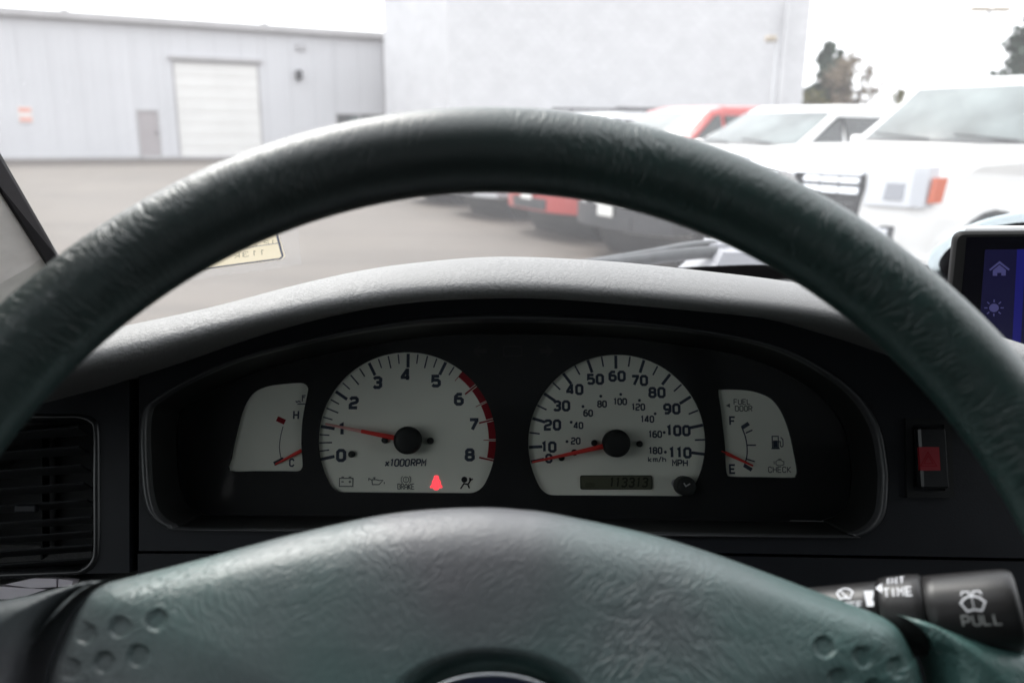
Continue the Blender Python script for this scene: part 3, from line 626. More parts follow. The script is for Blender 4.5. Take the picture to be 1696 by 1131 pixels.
# ------------------------------------------------------------------ cars
def vehicle(label, name, cat, paint, pos, heading, Lh=2.62, W=1.0, hood=1.16, belt=1.24, roof=1.86, rack=False, plate=True, ws0=0.95, ws1=0.30, glassm='car_glass', lower='paint', rear=-2.55):
    fwd = Vector((math.sin(heading), -math.cos(heading), 0)); lft = V(-fwd.y, fwd.x, 0)      # x forward, y to the car's left
    m4 = Matrix.Translation(pos) @ Matrix((fwd, lft, V(0, 0, 1))).transposed().to_4x4()
    t = thing(name, label, cat, m4, 'cars parked in a row facing the lot')
    ax = (Lh - 0.92, -1.5); ar = 0.50
    def arch(x0, rev=False):
        a = [(x0 + ar * math.cos(R(q)), 0.40 + ar * math.sin(R(q))) for q in range(0, 181, 15)]
        return a
    # lower body profile, counter-clockwise seen with x right and z up
    prof = [(Lh - 0.12, 0.33), (Lh, 0.45), (Lh + 0.02, 0.72), (Lh - 0.02, 0.95), (Lh - 0.10, hood - 0.07), (Lh - 0.28, hood - 0.015), (Lh - 0.75, hood + 0.45 * (belt - hood)), (Lh - 1.3, hood + 0.8 * (belt - hood)), (ws0, belt - 0.01), (0.1, belt + 0.0), (-1.6, belt + 0.02),
            (rear + 0.1, belt), (rear, 1.0), (rear - 0.03, 0.6), (rear + 0.1, 0.36)]
    bot = [(ax[1] - ar, 0.36)] + arch(ax[1])[::-1][1:-1] + [(ax[1] + ar, 0.36), (0, 0.33), (ax[0] - ar, 0.36)] + arch(ax[0])[::-1][1:-1] + [(ax[0] + ar, 0.36)]
    prof = prof + bot
    cxp, czp = 0.0, 0.8
    ys = [-1, -0.992, -0.965, -0.92, -0.86, -0.6, -0.3, 0, 0.3, 0.6, 0.86, 0.92, 0.965, 0.992, 1]
    rings = []
    for y in ys:
        e = max(0, (abs(y) - 0.86) / 0.14); ins = 0.10 * (1 - math.sqrt(max(0, 1 - e * e)))
        ring = []
        for (x_, z_) in prof:
            xx, zz = x_, z_
            if z_ > 0.9: zz -= ins * 0.9
            if x_ > Lh - 0.4: xx -= ins * 1.4 + 0.22 * abs(y) ** 2.5
            if x_ < rear + 0.3: xx += ins + 0.08 * y * y
            ww = W * (1 - 0.05 * max(0, (x_ - 1.2)) / (Lh - 1.2)) - (0.03 * abs((z_ - 0.8) / 0.5) ** 2 if abs(y) > 0.9 else 0)
            ring.append(V(xx, y * ww, zz))
        rings.append(ring)
    b = MB(); b.loft(rings, True, False, True)
    for side, ring in ((0, rings[0]), (1, rings[-1])):
        tri = tessellate_polygon([[V(p.x, p.z, 0) for p in ring]]); b.add(ring, [tuple(q) for q in tri])
    body = b.build('body', paint, t)
    # greenhouse
    gh = [(ws0, belt - 0.02), (ws1, roof - 0.06), (ws1 - 0.25, roof), (-1.0, roof + 0.01), (rear + 0.35, roof - 0.04), (rear + 0.12, belt + 0.1), (rear + 0.08, belt - 0.02)]
    def tumble(z): return W * (0.955 - 0.17 * max(0, (z - belt)) / (roof - belt))
    rings = []
    for y in ys:
        e = max(0, (abs(y) - 0.86) / 0.14); ins = 0.07 * (1 - math.sqrt(max(0, 1 - e * e)))
        rings.append([V(x_ - (0.10 * y * y if x_ > 0 else 0), y * tumble(z_), z_ - (ins if z_ > belt + 0.2 else 0)) for x_, z_ in gh])
    b = MB(); b.loft(rings, True, False, False)
    for ring in (rings[0], rings[-1]):
        b.add(ring, [tuple(q) for q in tessellate_polygon([[V(p.x, p.z, 0) for p in ring]])])
    b.build('cab', paint, t)
    # windscreen: a curved pane proud of the slope
    dx, dz = ws1 - ws0, roof - 0.06 - (belt - 0.02); nn = V(-dz, 0, dx).normalized() * -1
    if nn.x < 0: nn = -nn
    rows = []
    for f in (0.09, 0.35, 0.65, 0.93):
        x_ = ws0 + dx * f; z_ = belt - 0.02 + dz * f
        rows.append([V(x_ - 0.10 * (y * .88) ** 2, y * tumble(z_) * 0.88, z_) + nn * 0.012 for y in (-1, -.7, -.35, 0, .35, .7, 1)])
    MB().loft(rows, False, False, True).build('windscreen', M[glassm], t)
    MB().loft([[V(ws0 + 0.045 - 0.10 * (y * .9) ** 2, y * W * 0.86, belt + 0.004) , V(ws0 + 0.0 - 0.10 * (y * .9) ** 2, y * W * 0.86, belt + 0.035)] for y in (-1, -.6, -.2, .2, .6, 1)], False).build('cowl_strip', M['car_black'], t)
    for s in (-0.1, 0.62):
        MB().tube([V(ws0 + 0.03 - 0.08 * s * s, s * W, belt + 0.035), V(ws0 - 0.02 - 0.08 * s * s, (s - 0.55) * W, belt + 0.075)], 0.009, 6).build('wiper', M['car_black'], t)
    # side windows
    def sidewin(x0, x1, x1t, x0t, s):
        zb, zt = belt + 0.04, roof - 0.13
        pts = [(x0, zb), (x1, zb), (x1t, zt), (x0t, zt)]
        o = MB(); f = [V(a, s * (tumble(c) + 0.006), c) for a, c in pts]; bk = [V(a, s * (tumble(c) - 0.01), c) for a, c in pts]
        if s < 0: f, bk = bk, f
        o.loft([bk, f], True, True); o.build('side_window', M['car_glass_dark'], t)
    for s in (-1, 1):
        sidewin(ws0 - 0.28, 0.12, 0.12, ws1 - 0.10, s); sidewin(0.04, -0.98, -0.98, 0.04, s); sidewin(-1.08, rear + 0.45, rear + 0.55, -1.08, s)
        # mirror
        mm = MB(); yy = s * W * 1.0; mm.box(ws0 - 0.52, ws0 - 0.34, min(yy, yy + s * 0.20), max(yy, yy + s * 0.20), belt - 0.11, belt + 0.05, 0.03)
        mm.build('wing_mirror', paint, t)
        # headlight cluster
        xh = lambda y_: Lh - 0.03 - 0.22 * (y_ / W) ** 2.5 - (0.10 * (1 - math.sqrt(max(0, 1 - (max(0, (y_ / W - 0.86) / 0.14)) ** 2)))) * 1.4
        z0, z1 = hood - 0.32, hood - 0.06
        def lamp(nm, ya, yb, za, zb, off, mat, par):
            ya *= W; yb *= W; seg = 5; ro = []
            for k in range(seg + 1):
                y_ = ya + (yb - ya) * k / seg; xx = xh(y_) + off
                ro.append([V(xx - 0.06, s * y_, za), V(xx + 0.03, s * y_, za), V(xx + 0.005, s * y_, zb), V(xx - 0.1, s * y_, zb)])
            return MB().loft(ro, True, True).build(nm, mat, par)
        hl = lamp('headlight', 0.60, 0.935, z0, z1, 0.004, M['lamp_clear'], t)
        lamp('reflector', 0.72, 0.83, z0 + 0.04, z1 - 0.10, 0.012, M['lamp_dark'], hl)
        lamp('side_marker', 0.952, 0.970, z0 + 0.03, z1 - 0.07, 0.012, M['amber'], hl)
        fl = lamp('fog_lamp', 0.64, 0.80, hood - 0.56, hood - 0.45, 0.012, M['car_black'], t)
        lamp('fog_lens', 0.67, 0.76, hood - 0.54, hood - 0.47, 0.02, M['lamp_clear'], fl)
        # wheels
        for x0 in ax:
            c = V(x0, s * (W - 0.13), 0.39); o = V(0, s, 0)
            wl = MB().tube([c - o * 0.12, c - o * 0.115, c + o * 0.09, c + o * 0.115], [0.33, 0.39, 0.39, 0.34], 28, True).build('wheel', M['tyre'], t)
            MB().tube([c + o * 0.116, c + o * 0.125], [0.27, 0.25], 24).build('rim', M['alloy'], wl)
            sp = MB()
            for k in range(6):
                a = R(60 * k); e1 = V(math.cos(a), 0, math.sin(a)); e2 = V(-math.sin(a), 0, math.cos(a)); q = c + o * 0.128
                sp.add([q + e1 * .05 + e2 * .04, q + e1 * .05 - e2 * .04, q + e1 * .24 - e2 * .025, q + e1 * .24 + e2 * .025], [(0, 1, 2, 3)])
            sp.build('spoke', M['car_black'], wl)
        # wheel well liner
    for x0 in ax:
        wl = MB(); wl.tube([V(x0, -W + 0.12, 0.37), V(x0, W - 0.12, 0.37)], 0.5, 20, True)
        wl.build('wheel_well', M['car_black'], t)
    # grille, bars, bumper intake, number plate
    def front(nm, ya, yb, za, zb, off, mat, par, n=10, th=0.05):
        ro = []
        for k in range(n + 1):
            y_ = (ya + (yb - ya) * k / n) * W; xx = Lh - 0.22 * abs(y_ / W) ** 2.5 + off
            lean = 0.06 * max(0, (zb - 0.8))
            ro.append([V(xx - th, y_, za), V(xx, y_, za), V(xx - lean, y_, zb), V(xx - th - lean, y_, zb)])
        return MB().loft(ro, True, True).build(nm, mat, par)
    gr = front('grille', -0.56, 0.56, hood - 0.50, hood - 0.10, 0.010, M['car_black'], t)
    front('chrome_bar', -0.57, 0.57, hood - 0.13, hood - 0.09, 0.020, M['chrome'], gr)
    for s in (-1, 1):
        for k in range(3):
            front('chrome_insert', s * (0.13 + k * 0.145), s * (0.265 + k * 0.145), hood - 0.185, hood - 0.15, 0.020, M['chrome'], gr, 3); front('chrome_insert', s * (0.13 + k * 0.145), s * (0.265 + k * 0.145), hood - 0.255, hood - 0.215, 0.020, M['chrome'], gr, 3)
    for k in range(4): front('grille_bar', -0.54, 0.54, hood - 0.48 + k * 0.05, hood - 0.465 + k * 0.05, 0.018, M['car_glass_dark'], gr)
    em = MB(); em.tube([V(Lh + 0.0, 0, hood - 0.22), V(Lh + 0.05, 0, hood - 0.22)], 0.10, 20); em.build('badge', M['chrome'], gr)
    bmp = front('bumper', -0.96, 0.96, 0.36, 0.60, 0.03, M['car_black'] if lower == 'dark' else paint, t, 14, 0.3)
    front('intake', -0.45, 0.45, 0.38, 0.52, 0.045, M['car_black'], bmp)
    if plate: front('number_plate', -0.15, 0.15, 0.50, 0.66, 0.06, M['plate'], bmp, 2, 0.01)
    hd = MB(); 
    if rack:
        for s in (-1, 1): MB().tube([V(0.2, s * 0.68 * W, roof + 0.02), V(0.1, s * 0.68 * W, roof + 0.07), V(-1.9, s * 0.68 * W, roof + 0.07), V(-2.0, s * 0.68 * W, roof)], 0.018, 6).build('roof_rail', M['car_black'], t)
    return t
def front_at(px, py, zf, Y, heading, Lh=2.62):
    p = at_y(px, py, Y); f = Vector((math.sin(heading), -math.cos(heading), 0)); q = V(p.x, p.y, 0) - f * Lh; return q
HD = R(-61)
def row(px, Y):
    return V((px - CX) / FPX * Y * 1.03, Y, 0) - Vector((math.sin(HD), -math.cos(HD), 0)) * 2.62
vehicle('big white SUV, the largest and nearest of the parked cars, amber lamp beside its headlight', 'parked_suv', 'SUV', M['paint_white'], row(1285, 6.1), HD, hood=1.25, belt=1.315, roof=1.87, ws0=0.95, ws1=0.35)
vehicle('white SUV parked between the big near white one and the red one, black lower bumper', 'parked_suv', 'SUV', M['paint_white'], row(1000, 8.9), HD, lower='dark', W=0.90, roof=1.69, hood=1.08, belt=1.23, ws0=0.9, ws1=0.15)
vehicle('bright red SUV parked beyond the second white SUV', 'parked_suv', 'SUV', M['paint_red'], row(873, 11.0), HD, W=0.93, roof=1.72, hood=1.06, belt=1.2)
vehicle('silver SUV with black roof rails parked beyond the red one', 'parked_suv', 'SUV', M['paint_silver'], row(765, 13.4), HD, W=0.93, roof=1.66, hood=1.04, belt=1.17, rack=True)
vehicle('dark SUV farthest along the row, mostly hidden by the steering wheel rim', 'parked_suv', 'SUV', M['paint_dark'], row(690, 15.8), HD, W=0.93, roof=1.60, hood=1.0, belt=1.12, plate=False)

# ================================================================== THE CAB WE SIT IN
cab = thing('truck_cab', 'cab of the vehicle around the camera: windscreen, pillars, roof lining and doors', 'vehicle cab', Matrix.Translation((0.3, 0, 0.3)))
base = [(-0.56, 0.45, 1.16), (-0.47, 0.555, 1.17), (-0.33, 0.65, 1.19), (-0.1, 0.775, 1.228), (0.15, 0.865, 1.253), (0.4, 0.90, 1.255), (0.7, 0.88, 1.25), (0.95, 0.80, 1.245), (1.12, 0.66, 1.24), (1.2, 0.5, 1.235)]
topc = [(-0.46, -0.03, 1.70), (-0.40, 0.02, 1.72), (-0.28, 0.07, 1.735), (-0.06, 0.13, 1.75), (0.17, 0.17, 1.755), (0.38, 0.18, 1.757), (0.62, 0.17, 1.755), (0.84, 0.13, 1.75), (1.0, 0.06, 1.735), (1.08, -0.02, 1.70)]
bs = cat_rom(base, 5); ts = cat_rom(topc, 5)
rows = []
for k in range(9):
    f = k / 8; bulge = 0.035 * math.sin(PI * f)
    rows.append([Vector(a).lerp(Vector(c), f) + V(0, 0.5, 0.8) * bulge for a, c in zip(bs, ts)])
ws = MB(); ws.loft(rows, False, False, True)
ws_o = ws.build('windscreen', M['windscreen'], cab, world=True)
bvh = BVHTree.FromPolygons([Vector(p) for p in ws.v], ws.f)
def ws_hit(px, py):
    h = bvh.ray_cast(CAM, ray(px, py)); n = h[1].copy()
    if n.dot(ray(px, py)) > 0: n = -n
    return h[0], n
# black border band along the windscreen foot (inside face)
fr_ = MB(); r_a = [Vector(p) + V(0, 0.0, 0) for p in rows[0]]
low = []; hi = []
for a, c in zip(rows[0], rows[1]):
    dd = (c - a).normalized(); off = V(0, -0.5, -0.6) * 0.004
    low.append(a + off - dd * 0.02); hi.append(a + off + dd * 0.012)
fr_.loft([low, hi], False, False, True); fr_.build('windscreen_band', M['rubber'], cab, world=True)
# A pillar: black seal strip and pale trim
def pillar(edge_pts, wid, depth, mat, name, par):
    m = MB(); rings = []
    for (a, c) in edge_pts:      # a = edge towards the glass, c = edge towards the door
        dn = (c - a).normalized(); view = ((a + c) / 2 - CAM).normalized(); 
        b0 = -view * 0.006
        rings.append([a, a + (c - a) * 0.15 + b0, a + (c - a) * 0.85 + b0, c, c + view * depth, a + view * depth])
    m.loft(rings, True, True, False); return m.build(name, mat, par, world=True)
def line_pts(pa, pb, t):
    return pa + (pb - pa) * t
e1b = at_y(96, 421, 0.56); e1t = at_y(-2, 250, 0.47)     # glass side edge of the black strip
e2b = at_y(74, 436, 0.555); e2t = at_y(-2, 316, 0.47)    # door side edge of the black strip
ap = pillar([(line_pts(e1b, e1t, k), line_pts(e2b, e2t, k)) for k in (-1.6, 0, 1, 2.5, 5)], 0.03, 0.03, M['rubber'], 'windscreen_seal', cab)
e3 = [V(-0.60, 0.36, 1.16), V(-0.58, 0.36, 1.26), V(-0.56, 0.26, 1.36), V(-0.54, 0.12, 1.48), V(-0.48, -0.10, 1.70)]
e2 = [line_pts(e2b, e2t, k) for k in (-1.6, 0, 1, 2.5, 5)]
m = MB(); rings = []
for a, c in zip(e2, e3):
    rings.append([a + V(0.001, 0.003, 0), a.lerp(c, 0.3) + V(0.006, -0.016, 0.0), a.lerp(c, 0.7) + V(0.005, -0.018, 0.0), c, c + V(-0.05, 0.03, 0), a + V(-0.03, 0.05, 0)])
m.loft(rings, True, True, True); m.build('pillar_trim', M['pillar_trim'], cab, world=True)
# right pillar, roof lining, doors, rear wall, floor: what closes the cab
m = MB(); rr = []
for k in range(5):
    f = k / 4; c = V(1.17, 0.52, 1.22).lerp(V(1.06, -0.02, 1.72), f); rr.append([c + V(-.03, -.03, 0), c + V(.05, -.03, 0), c + V(.05, .03, 0), c + V(-.01, .03, 0)])
m.loft(rr, True, True); m.build('pillar_trim', M['pillar_trim'], cab, world=True)
roofl = MB(); n_ = len(topc)
rt_rings = []
for yb in (None, -0.25, -0.6, -0.92):
    rt_rings.append([V(a[0], (a[1] - 0.002) if yb is None else yb, a[2] + (0.0 if yb is None else 0.03)) for a in topc])
roofl.loft(rt_rings, False, False, True)
roofl.loft([[p + V(0, 0, 0.04) for p in r] for r in rt_rings], False, False, True)
roofl.build('roof_lining', M['headliner'], cab, world=True)
for s, xx in ((-1, -0.64), (1, 1.28)):
    d_ = MB(); d_.box(min(xx, xx + s * 0.08), max(xx, xx + s * 0.08), -0.9, 0.56, 0.45, 1.18, 0.01); d_.build('door_panel', M['cab_dark'], cab, world=True)
    fr2 = MB(); fr2.add([V(xx, -0.42, 1.18), V(xx - s * 0.14, -0.36, 1.74), V(xx - s * 0.14, -0.90, 1.74), V(xx, -0.90, 1.18), V(xx + s * .05, -0.42, 1.18), V(xx - s * 0.09, -0.36, 1.74), V(xx - s * 0.09, -0.90, 1.74), V(xx + s * .05, -0.90, 1.18)], [(0, 1, 2, 3), (4, 7, 6, 5), (0, 4, 5, 1), (1, 5, 6, 2), (2, 6, 7, 3), (3, 7, 4, 0)])
    fr2.build('door_pillar', M['cab_dark'], cab, world=True)
    MB().add([V(xx + s * .02, -0.42, 1.18), V(xx + s * .02, 0.50, 1.18), V(xx - s * 0.10, 0.0, 1.73), V(xx - s * 0.12, -0.36, 1.74)], [(0, 1, 2, 3)]).build('side_glass', M['side'], cab, world=True)
rp = MB(); rp.box(-0.6, 1.25, -0.93, -0.86, 0.4, 1.30); rp.box(-0.6, -0.3, -0.93, -0.86, 1.30, 1.60); rp.box(0.95, 1.25, -0.93, -0.86, 1.30, 1.60); rp.box(-0.55, 1.2, -0.93, -0.86, 1.60, 1.80)
rp.build('rear_panel', M['cab_dark'], cab, world=True)
MB().add([V(-0.3, -0.9, 1.3), V(0.95, -0.9, 1.3), V(0.95, -0.9, 1.6), V(-0.3, -0.9, 1.6)], [(0, 1, 2, 3)]).build('rear_glass', M['tint'], cab, world=True)
MB().box(-0.6, 1.25, -0.90, 0.75, 0.36, 0.42).build('floor_pan', M['cab_dark'], cab, world=True)
MB().box(-0.6, 1.25, 0.76, 0.82, 0.36, 1.10).build('firewall', M['cab_dark'], cab, world=True)
hood = MB(); hr = []
for yy, zz, wd in ((0.98, 1.10, 0.80), (1.2, 1.06, 0.82), (1.6, 0.97, 0.82), (1.95, 0.86, 0.80), (2.1, 0.74, 0.76)):
    hr.append([V(0.32 + wd * c, yy - 0.18 * abs(c) ** 2, zz - 0.12 * abs(c) ** 3) for c in (-1, -.85, -.6, -.3, 0, .3, .6, .85, 1)])
hood.loft(hr, False, False, True); hood.build('hood', M['paint_dark'], cab, world=True)
# grey cowl outside at the windscreen foot (right of the wheel)
cw = MB(); ro = []
for (x_, y0, zz) in ((-0.3, 0.70, 1.17), (0.0, 0.84, 1.19), (0.19, 0.92, 1.215), (0.235, 0.945, 1.2485), (0.245, 0.96, 1.262), (0.30, 0.965, 1.262), (0.36, 0.965, 1.258), (0.6, 0.95, 1.22), (0.9, 0.88, 1.19), (1.1, 0.75, 1.17)):
    ro.append([V(x_, y0 - 0.03, zz - 0.04), V(x_, y0, zz), V(x_, y0 + 0.10, zz + 0.004), V(x_, y0 + 0.13, zz - 0.05)])
cw.loft(ro, False, False, False); cw.build('wiper_cowl', M['grey_cowl'], cab, world=True)
# wiper
wp = thing('wiper', 'black windscreen wiper lying at the foot of the glass beyond the dash hood', 'windscreen wiper', Matrix.Translation(at_y(1180, 415, 1.0)))
pth = [at_y(x_, y_, Y_) for x_, y_, Y_ in ((960, 437, 0.93), (1020, 428, 0.95), (1080, 418, 0.97), (1130, 408, 0.99), (1165, 404, 1.0), (1183, 404, 1.005), (1188, 412, 1.01))]
MB().tube([Vector(p) for p in cat_rom([tuple(p) for p in pth], 5)], 0.0045, 8, True, True, 1.6).build('wiper_arm', M['wiper'], wp, world=True)
pth = [at_y(x_, y_, Y_) for x_, y_, Y_ in ((940, 444, 0.92), (1040, 434, 0.945), (1110, 424, 0.965), (1180, 418, 0.985), (1186, 425, 0.99))]
bl = MB(); bl.tube([Vector(p) for p in cat_rom([tuple(p) for p in pth], 5)], 0.0075, 8, True, True, 0.7); bl.build('wiper_blade', M['wiper'], wp, world=True)
MB().tube([at_y(1189, 415, 1.0), at_y(1189, 402, 1.0)], [0.016, 0.012], 14).build('pivot_cap', M['grey_cowl'], wp, world=True)

# ------------------------------------------------------------------ dashboard
dash = thing('dashboard', 'dark dashboard with an arched grey hood over the gauges', 'dashboard', Matrix.Translation((0.1, 0.55, 1.1)))
St = smooth_tab([(-400, 690), (-150, 625), (0, 590), (100, 566), (206, 541), (348, 510), (489, 473), (600, 448), (700, 434), (830, 425), (1000, 432), (1150, 447), (1300, 466), (1420, 492), (1560, 530), (1700, 575), (1900, 640)])
Lt = smooth_tab([(-400, 760), (-150, 700), (0, 663), (100, 640), (241, 604), (383, 562), (524, 528), (666, 503), (780, 494), (912, 494), (1124, 512), (1300, 532), (1425, 560), (1560, 596), (1700, 640), (1900, 700)])
DC = 0.455
rings = []
for k in range(93):
    px_ = -400 + k * 25
    s_, l_ = interp(St, px_), interp(Lt, px_)
    D = DC + 0.02 * ((px_ - 850) / 850) ** 2
    c = at_d(px_, (s_ + l_) / 2, D); e1 = -ray(px_, (s_ + l_) / 2); e1 = V(0, e1.y, e1.z).normalized()
    e2 = V(0, -e1.z, e1.y) if e1.y > 0 else V(0, e1.z, -e1.y)
    if e2.z < 0: e2 = -e2
    r_ = (at_d(px_, s_, D) - at_d(px_, l_, D)).length / 2
    ring = []
    ring.append(c - e1 * (GD - D + 0.02) - e2 * r_ * 0.90)
    for f1, f2 in ((0.010, -1.0), (0.026, -1.0), (0.036, -0.97), (0.0425, -0.86), (0.0455, -0.68), (0.0465, -0.45), (0.0445, -0.2), (0.040, 0.08), (0.033, 0.38), (0.024, 0.66), (0.014, 0.87), (0.005, 0.98), (-0.004, 1.0)):
        ring.append(c + e1 * f1 * r_ / 0.0125 + e2 * r_ * f2)
    tpt = ring[-1]
    for dd_, dn_ in ((0.03, 0.004), (0.08, 0.016), (0.16, 0.045), (0.24, 0.10)):
        ring.append(tpt - e1 * dd_ - e2 * dn_)
    rings.append(ring)
hoodm = MB(); hoodm.loft(rings, False, False, True)
hoodm.build('gauge_hood', M['cowl'], dash, world=True)
# dash top up to the windscreen foot
dt = MB(); ro = []
for p in bs:
    p = Vector(p); f = (p.x + 0.56) / 1.76
    zf = 0.09 - 0.075 * max(0, min(1, (p.x - 0.05) / 0.25))
    ro.append([V(p.x * 0.98 + 0.006, 0.42, 1.14), V(p.x * 0.99, 0.50 + 0.02, 1.25 - zf), V(p.x, max(0.53, p.y - 0.15), 1.255 - zf), p + V(0, -0.012, -0.006 - zf * 0.25), p + V(0, 0.0, -0.03 - zf * 0.2)])
dt.loft(ro, False, False, True); dt.build('dash_top', M['cowl'], dash, world=True)

# fascia plate in gauge frame
WP = 0.045
def gl(pts, c): return [GF.px(a, b_, c) for a, b_ in pts]
OPEN = [(242, 690), (243, 788), (250, 835), (262, 856), (282, 869), (319, 876), (600, 878), (1000, 883), (1380, 888), (1412, 885), (1440, 873), (1458, 848), (1463, 800), (1461, 766), (1449, 708), (1415, 655), (1358, 612), (1290, 578), (1200, 556), (1060, 537), (912, 529), (800, 528), (700, 533), (600, 547), (500, 568), (400, 594), (320, 628), (265, 660)]
OP = cat_rom(OPEN, 4, True)
op2 = gl(OP, WP)
VENT = cat_rom([(-160, 700), (-120, 692), (100, 690), (135, 691), (153, 698), (160, 715), (160, 800), (160, 905), (155, 930), (140, 943), (110, 948), (-120, 956), (-160, 950)], 4, True)
vent2 = gl(VENT, WP)
top_e = [(x_, interp(Lt, x_) - 12) for x_ in range(1900, -401, -60)]
fas = [(-400, 958), (212, 955)] + [(222, 1100), (1600, 1100), (1900, 900)]
# left panel with the vent, and main panel; a dark joint between them at x = 222
left_out = [(-400, 962), (214, 948)] + [(x_, interp(Lt, x_) - 10) for x_ in (214, 150, 80, 0, -150, -400)]
main_out = [(230, 912), (1000, 912), (1700, 924), (1900, 930)] + [(x_, interp(Lt, x_) - 10) for x_ in range(1900, 229, -50)] + [(230, interp(Lt, 230) - 10)]
low_out = [(226, 1300), (1900, 1300), (1900, 936), (1700, 930), (1000, 917), (226, 917)]
MB().prism(gl(left_out, WP), -0.01 + WP - 0.02, WP, [vent2], GF.W).build('vent_panel', M['dash'], dash, world=True)
MB().prism(gl(main_out, WP), WP - 0.03, WP, [op2], GF.W).build('fascia', M['dash'], dash, world=True)
MB().prism(gl(low_out, WP), WP - 0.04, WP - 0.0015, [], GF.W).build('lower_fascia', M['dash'], dash, world=True)
MB().prism(gl([(-400, 1300), (222, 1300), (222, 972), (-400, 990)], WP), WP - 0.06, WP - 0.006, [], GF.W).build('knee_panel', M['dash'], dash, world=True)
MB().prism(gl([(-420, 1320), (1950, 1320), (1950, 720), (1500, 610), (1200, 540), (850, 520), (500, 548), (200, 640), (-420, 780)], WP - 0.06), WP - 0.075, WP - 0.065, [gl([(250, 720), (310, 650), (520, 580), (850, 556), (1200, 572), (1420, 650), (1460, 720), (1460, 880), (250, 880)], WP - 0.06)], GF.W).build('dash_core', M['mask'], dash, world=True)
# rolled lip round the opening and tunnel walls
cen = Vector(GF.px(850, 715, WP))
def inset(loop, m_, c=None):
    c = cen; out = []
    for a, b_ in loop:
        p = Vector((a, b_)); d_ = (p - c); L_ = d_.length; q_ = c + d_ * (1 - m_ / L_); out.append((q_.x, q_.y))
    return out
rg = []
for m_, zz in ((-0.0028, 0.0), (-0.0022, 0.0014), (-0.0008, 0.0022), (0.0006, 0.0016), (0.0014, -0.0005), (0.002, -0.003)):
    rg.append([GF.W(a, b_, WP + zz) for a, b_ in inset(op2, m_)])
MB().loft(rg, True, False, True).build('bezel_lip', M['slat'], dash, world=True)
deep = gl(OP, 0.004)
c2 = GF.px(850, 715, 0.004)
dp = []
for a, b_ in deep:
    dp.append((c2[0] + (a - c2[0]) * 0.915, c2[1] + (b_ - c2[1]) * 0.86))
rg = [[GF.W(a, b_, WP - 0.003) for a, b_ in inset(op2, 0.002)]]
for f in (0.35, 0.7, 1.0):
    a0 = inset(op2, 0.002); rg.append([GF.W(p[0] + (q_[0] - p[0]) * f ** 1.3, p[1] + (q_[1] - p[1]) * f ** 1.3, (WP - 0.003) * (1 - f) + 0.004 * f) for p, q_ in zip(a0, dp)])
MB().loft(rg, True, False, True).build('bezel_tunnel', M['tunnel'], dash, world=True)
# pale raised pieces under the vent
for pts in ([(14, 966), (60, 956), (98, 957), (98, 970), (60, 972)], [(102, 957), (126, 960), (122, 968), (101, 970)], [(-80, 966), (0, 969), (82, 974), (50, 984), (20, 990), (-80, 992)]):
    MB().prism(gl(pts, WP), WP - 0.004, WP + 0.003, [], GF.W).build('pale_piece', M['pale_piece'], dash, world=True)

# ------------------------------------------------------------------ air vent
av = thing('air_vent', 'black slatted air vent at the driver side end of the dash', 'air vent', Matrix.Translation(GF.W(*GF.px(60, 950, WP), WP)) @ GF.mat().to_3x3().to_4x4())
vs2 = [GF.px(a, b_, WP) for a, b_ in VENT]; vc = Vector(GF.px(0, 820, WP))
def vin(m_): return [(vc.x + (a - vc.x) * (1 - m_ / (Vector((a, b_)) - vc).length), vc.y + (b_ - vc.y) * (1 - m_ / (Vector((a, b_)) - vc).length)) for a, b_ in vs2]
rg = [[GF.W(a, b_, WP + z_) for a, b_ in vin(m_)] for m_, z_ in ((-0.002, 0.0), (-0.001, 0.0018), (0.0008, 0.002), (0.002, 0.0005), (0.003, -0.02), (0.004, -0.045))]
MB().loft(rg, True, False, True).build('vent_frame', M['dash_gloss'], av, world=True)
MB().prism(vin(0.003), WP - 0.047, WP - 0.045, [], GF.W).build('vent_back', M['mask'], av, world=True)
for yl, xr in ((713, 127), (745, 129), (776, 131), (806, 136), (834, 141), (862, 148), (886, 150), (909, 150), (931, 148)):
    p0 = GF.px(-150, yl + 7 + 8, WP); p1 = GF.px(xr, yl - 6, WP)
    m = MB(); rg = []
    for p in (p0, p1):
        u_, v_ = p
        rg.append([GF.W(u_, v_ + 0.0005, WP - 0.002), GF.W(u_, v_, WP - 0.0012), GF.W(u_, v_ - 0.0006, WP - 0.002), GF.W(u_, v_ - 0.0045, WP - 0.014), GF.W(u_, v_ - 0.0035, WP - 0.014)])
    m.loft(rg, True, True); m.build('slat', M['slat'], av, world=True)
for x_ in (-70, 45):
    a = GF.px(x_, 700, WP - 0.02); c = GF.px(x_, 940, WP - 0.02)
    MB().add([GF.W(a[0], a[1], WP - 0.034), GF.W(a[0] + 0.001, a[1], WP - 0.034), GF.W(c[0] + 0.001, c[1], WP - 0.034), GF.W(c[0], c[1], WP - 0.034),
              GF.W(a[0], a[1], WP - 0.042), GF.W(a[0] + 0.001, a[1], WP - 0.042), GF.W(c[0] + 0.001, c[1], WP - 0.042), GF.W(c[0], c[1], WP - 0.042)],
             [(0, 1, 2, 3), (4, 7, 6, 5), (0, 3, 7, 4), (1, 5, 6, 2)]).build('vertical_vane', M['mask'], av, world=True)
a = GF.px(42, 842, WP)
MB().box(a[0] - 0.006, a[0] + 0.006, a[1] - 0.002, a[1] + 0.002, WP - 0.004, WP + 0.001, 0.0006).build('thumb_tab', M['dash'], av, xf=lambda p: GF.W(*p), world=True)

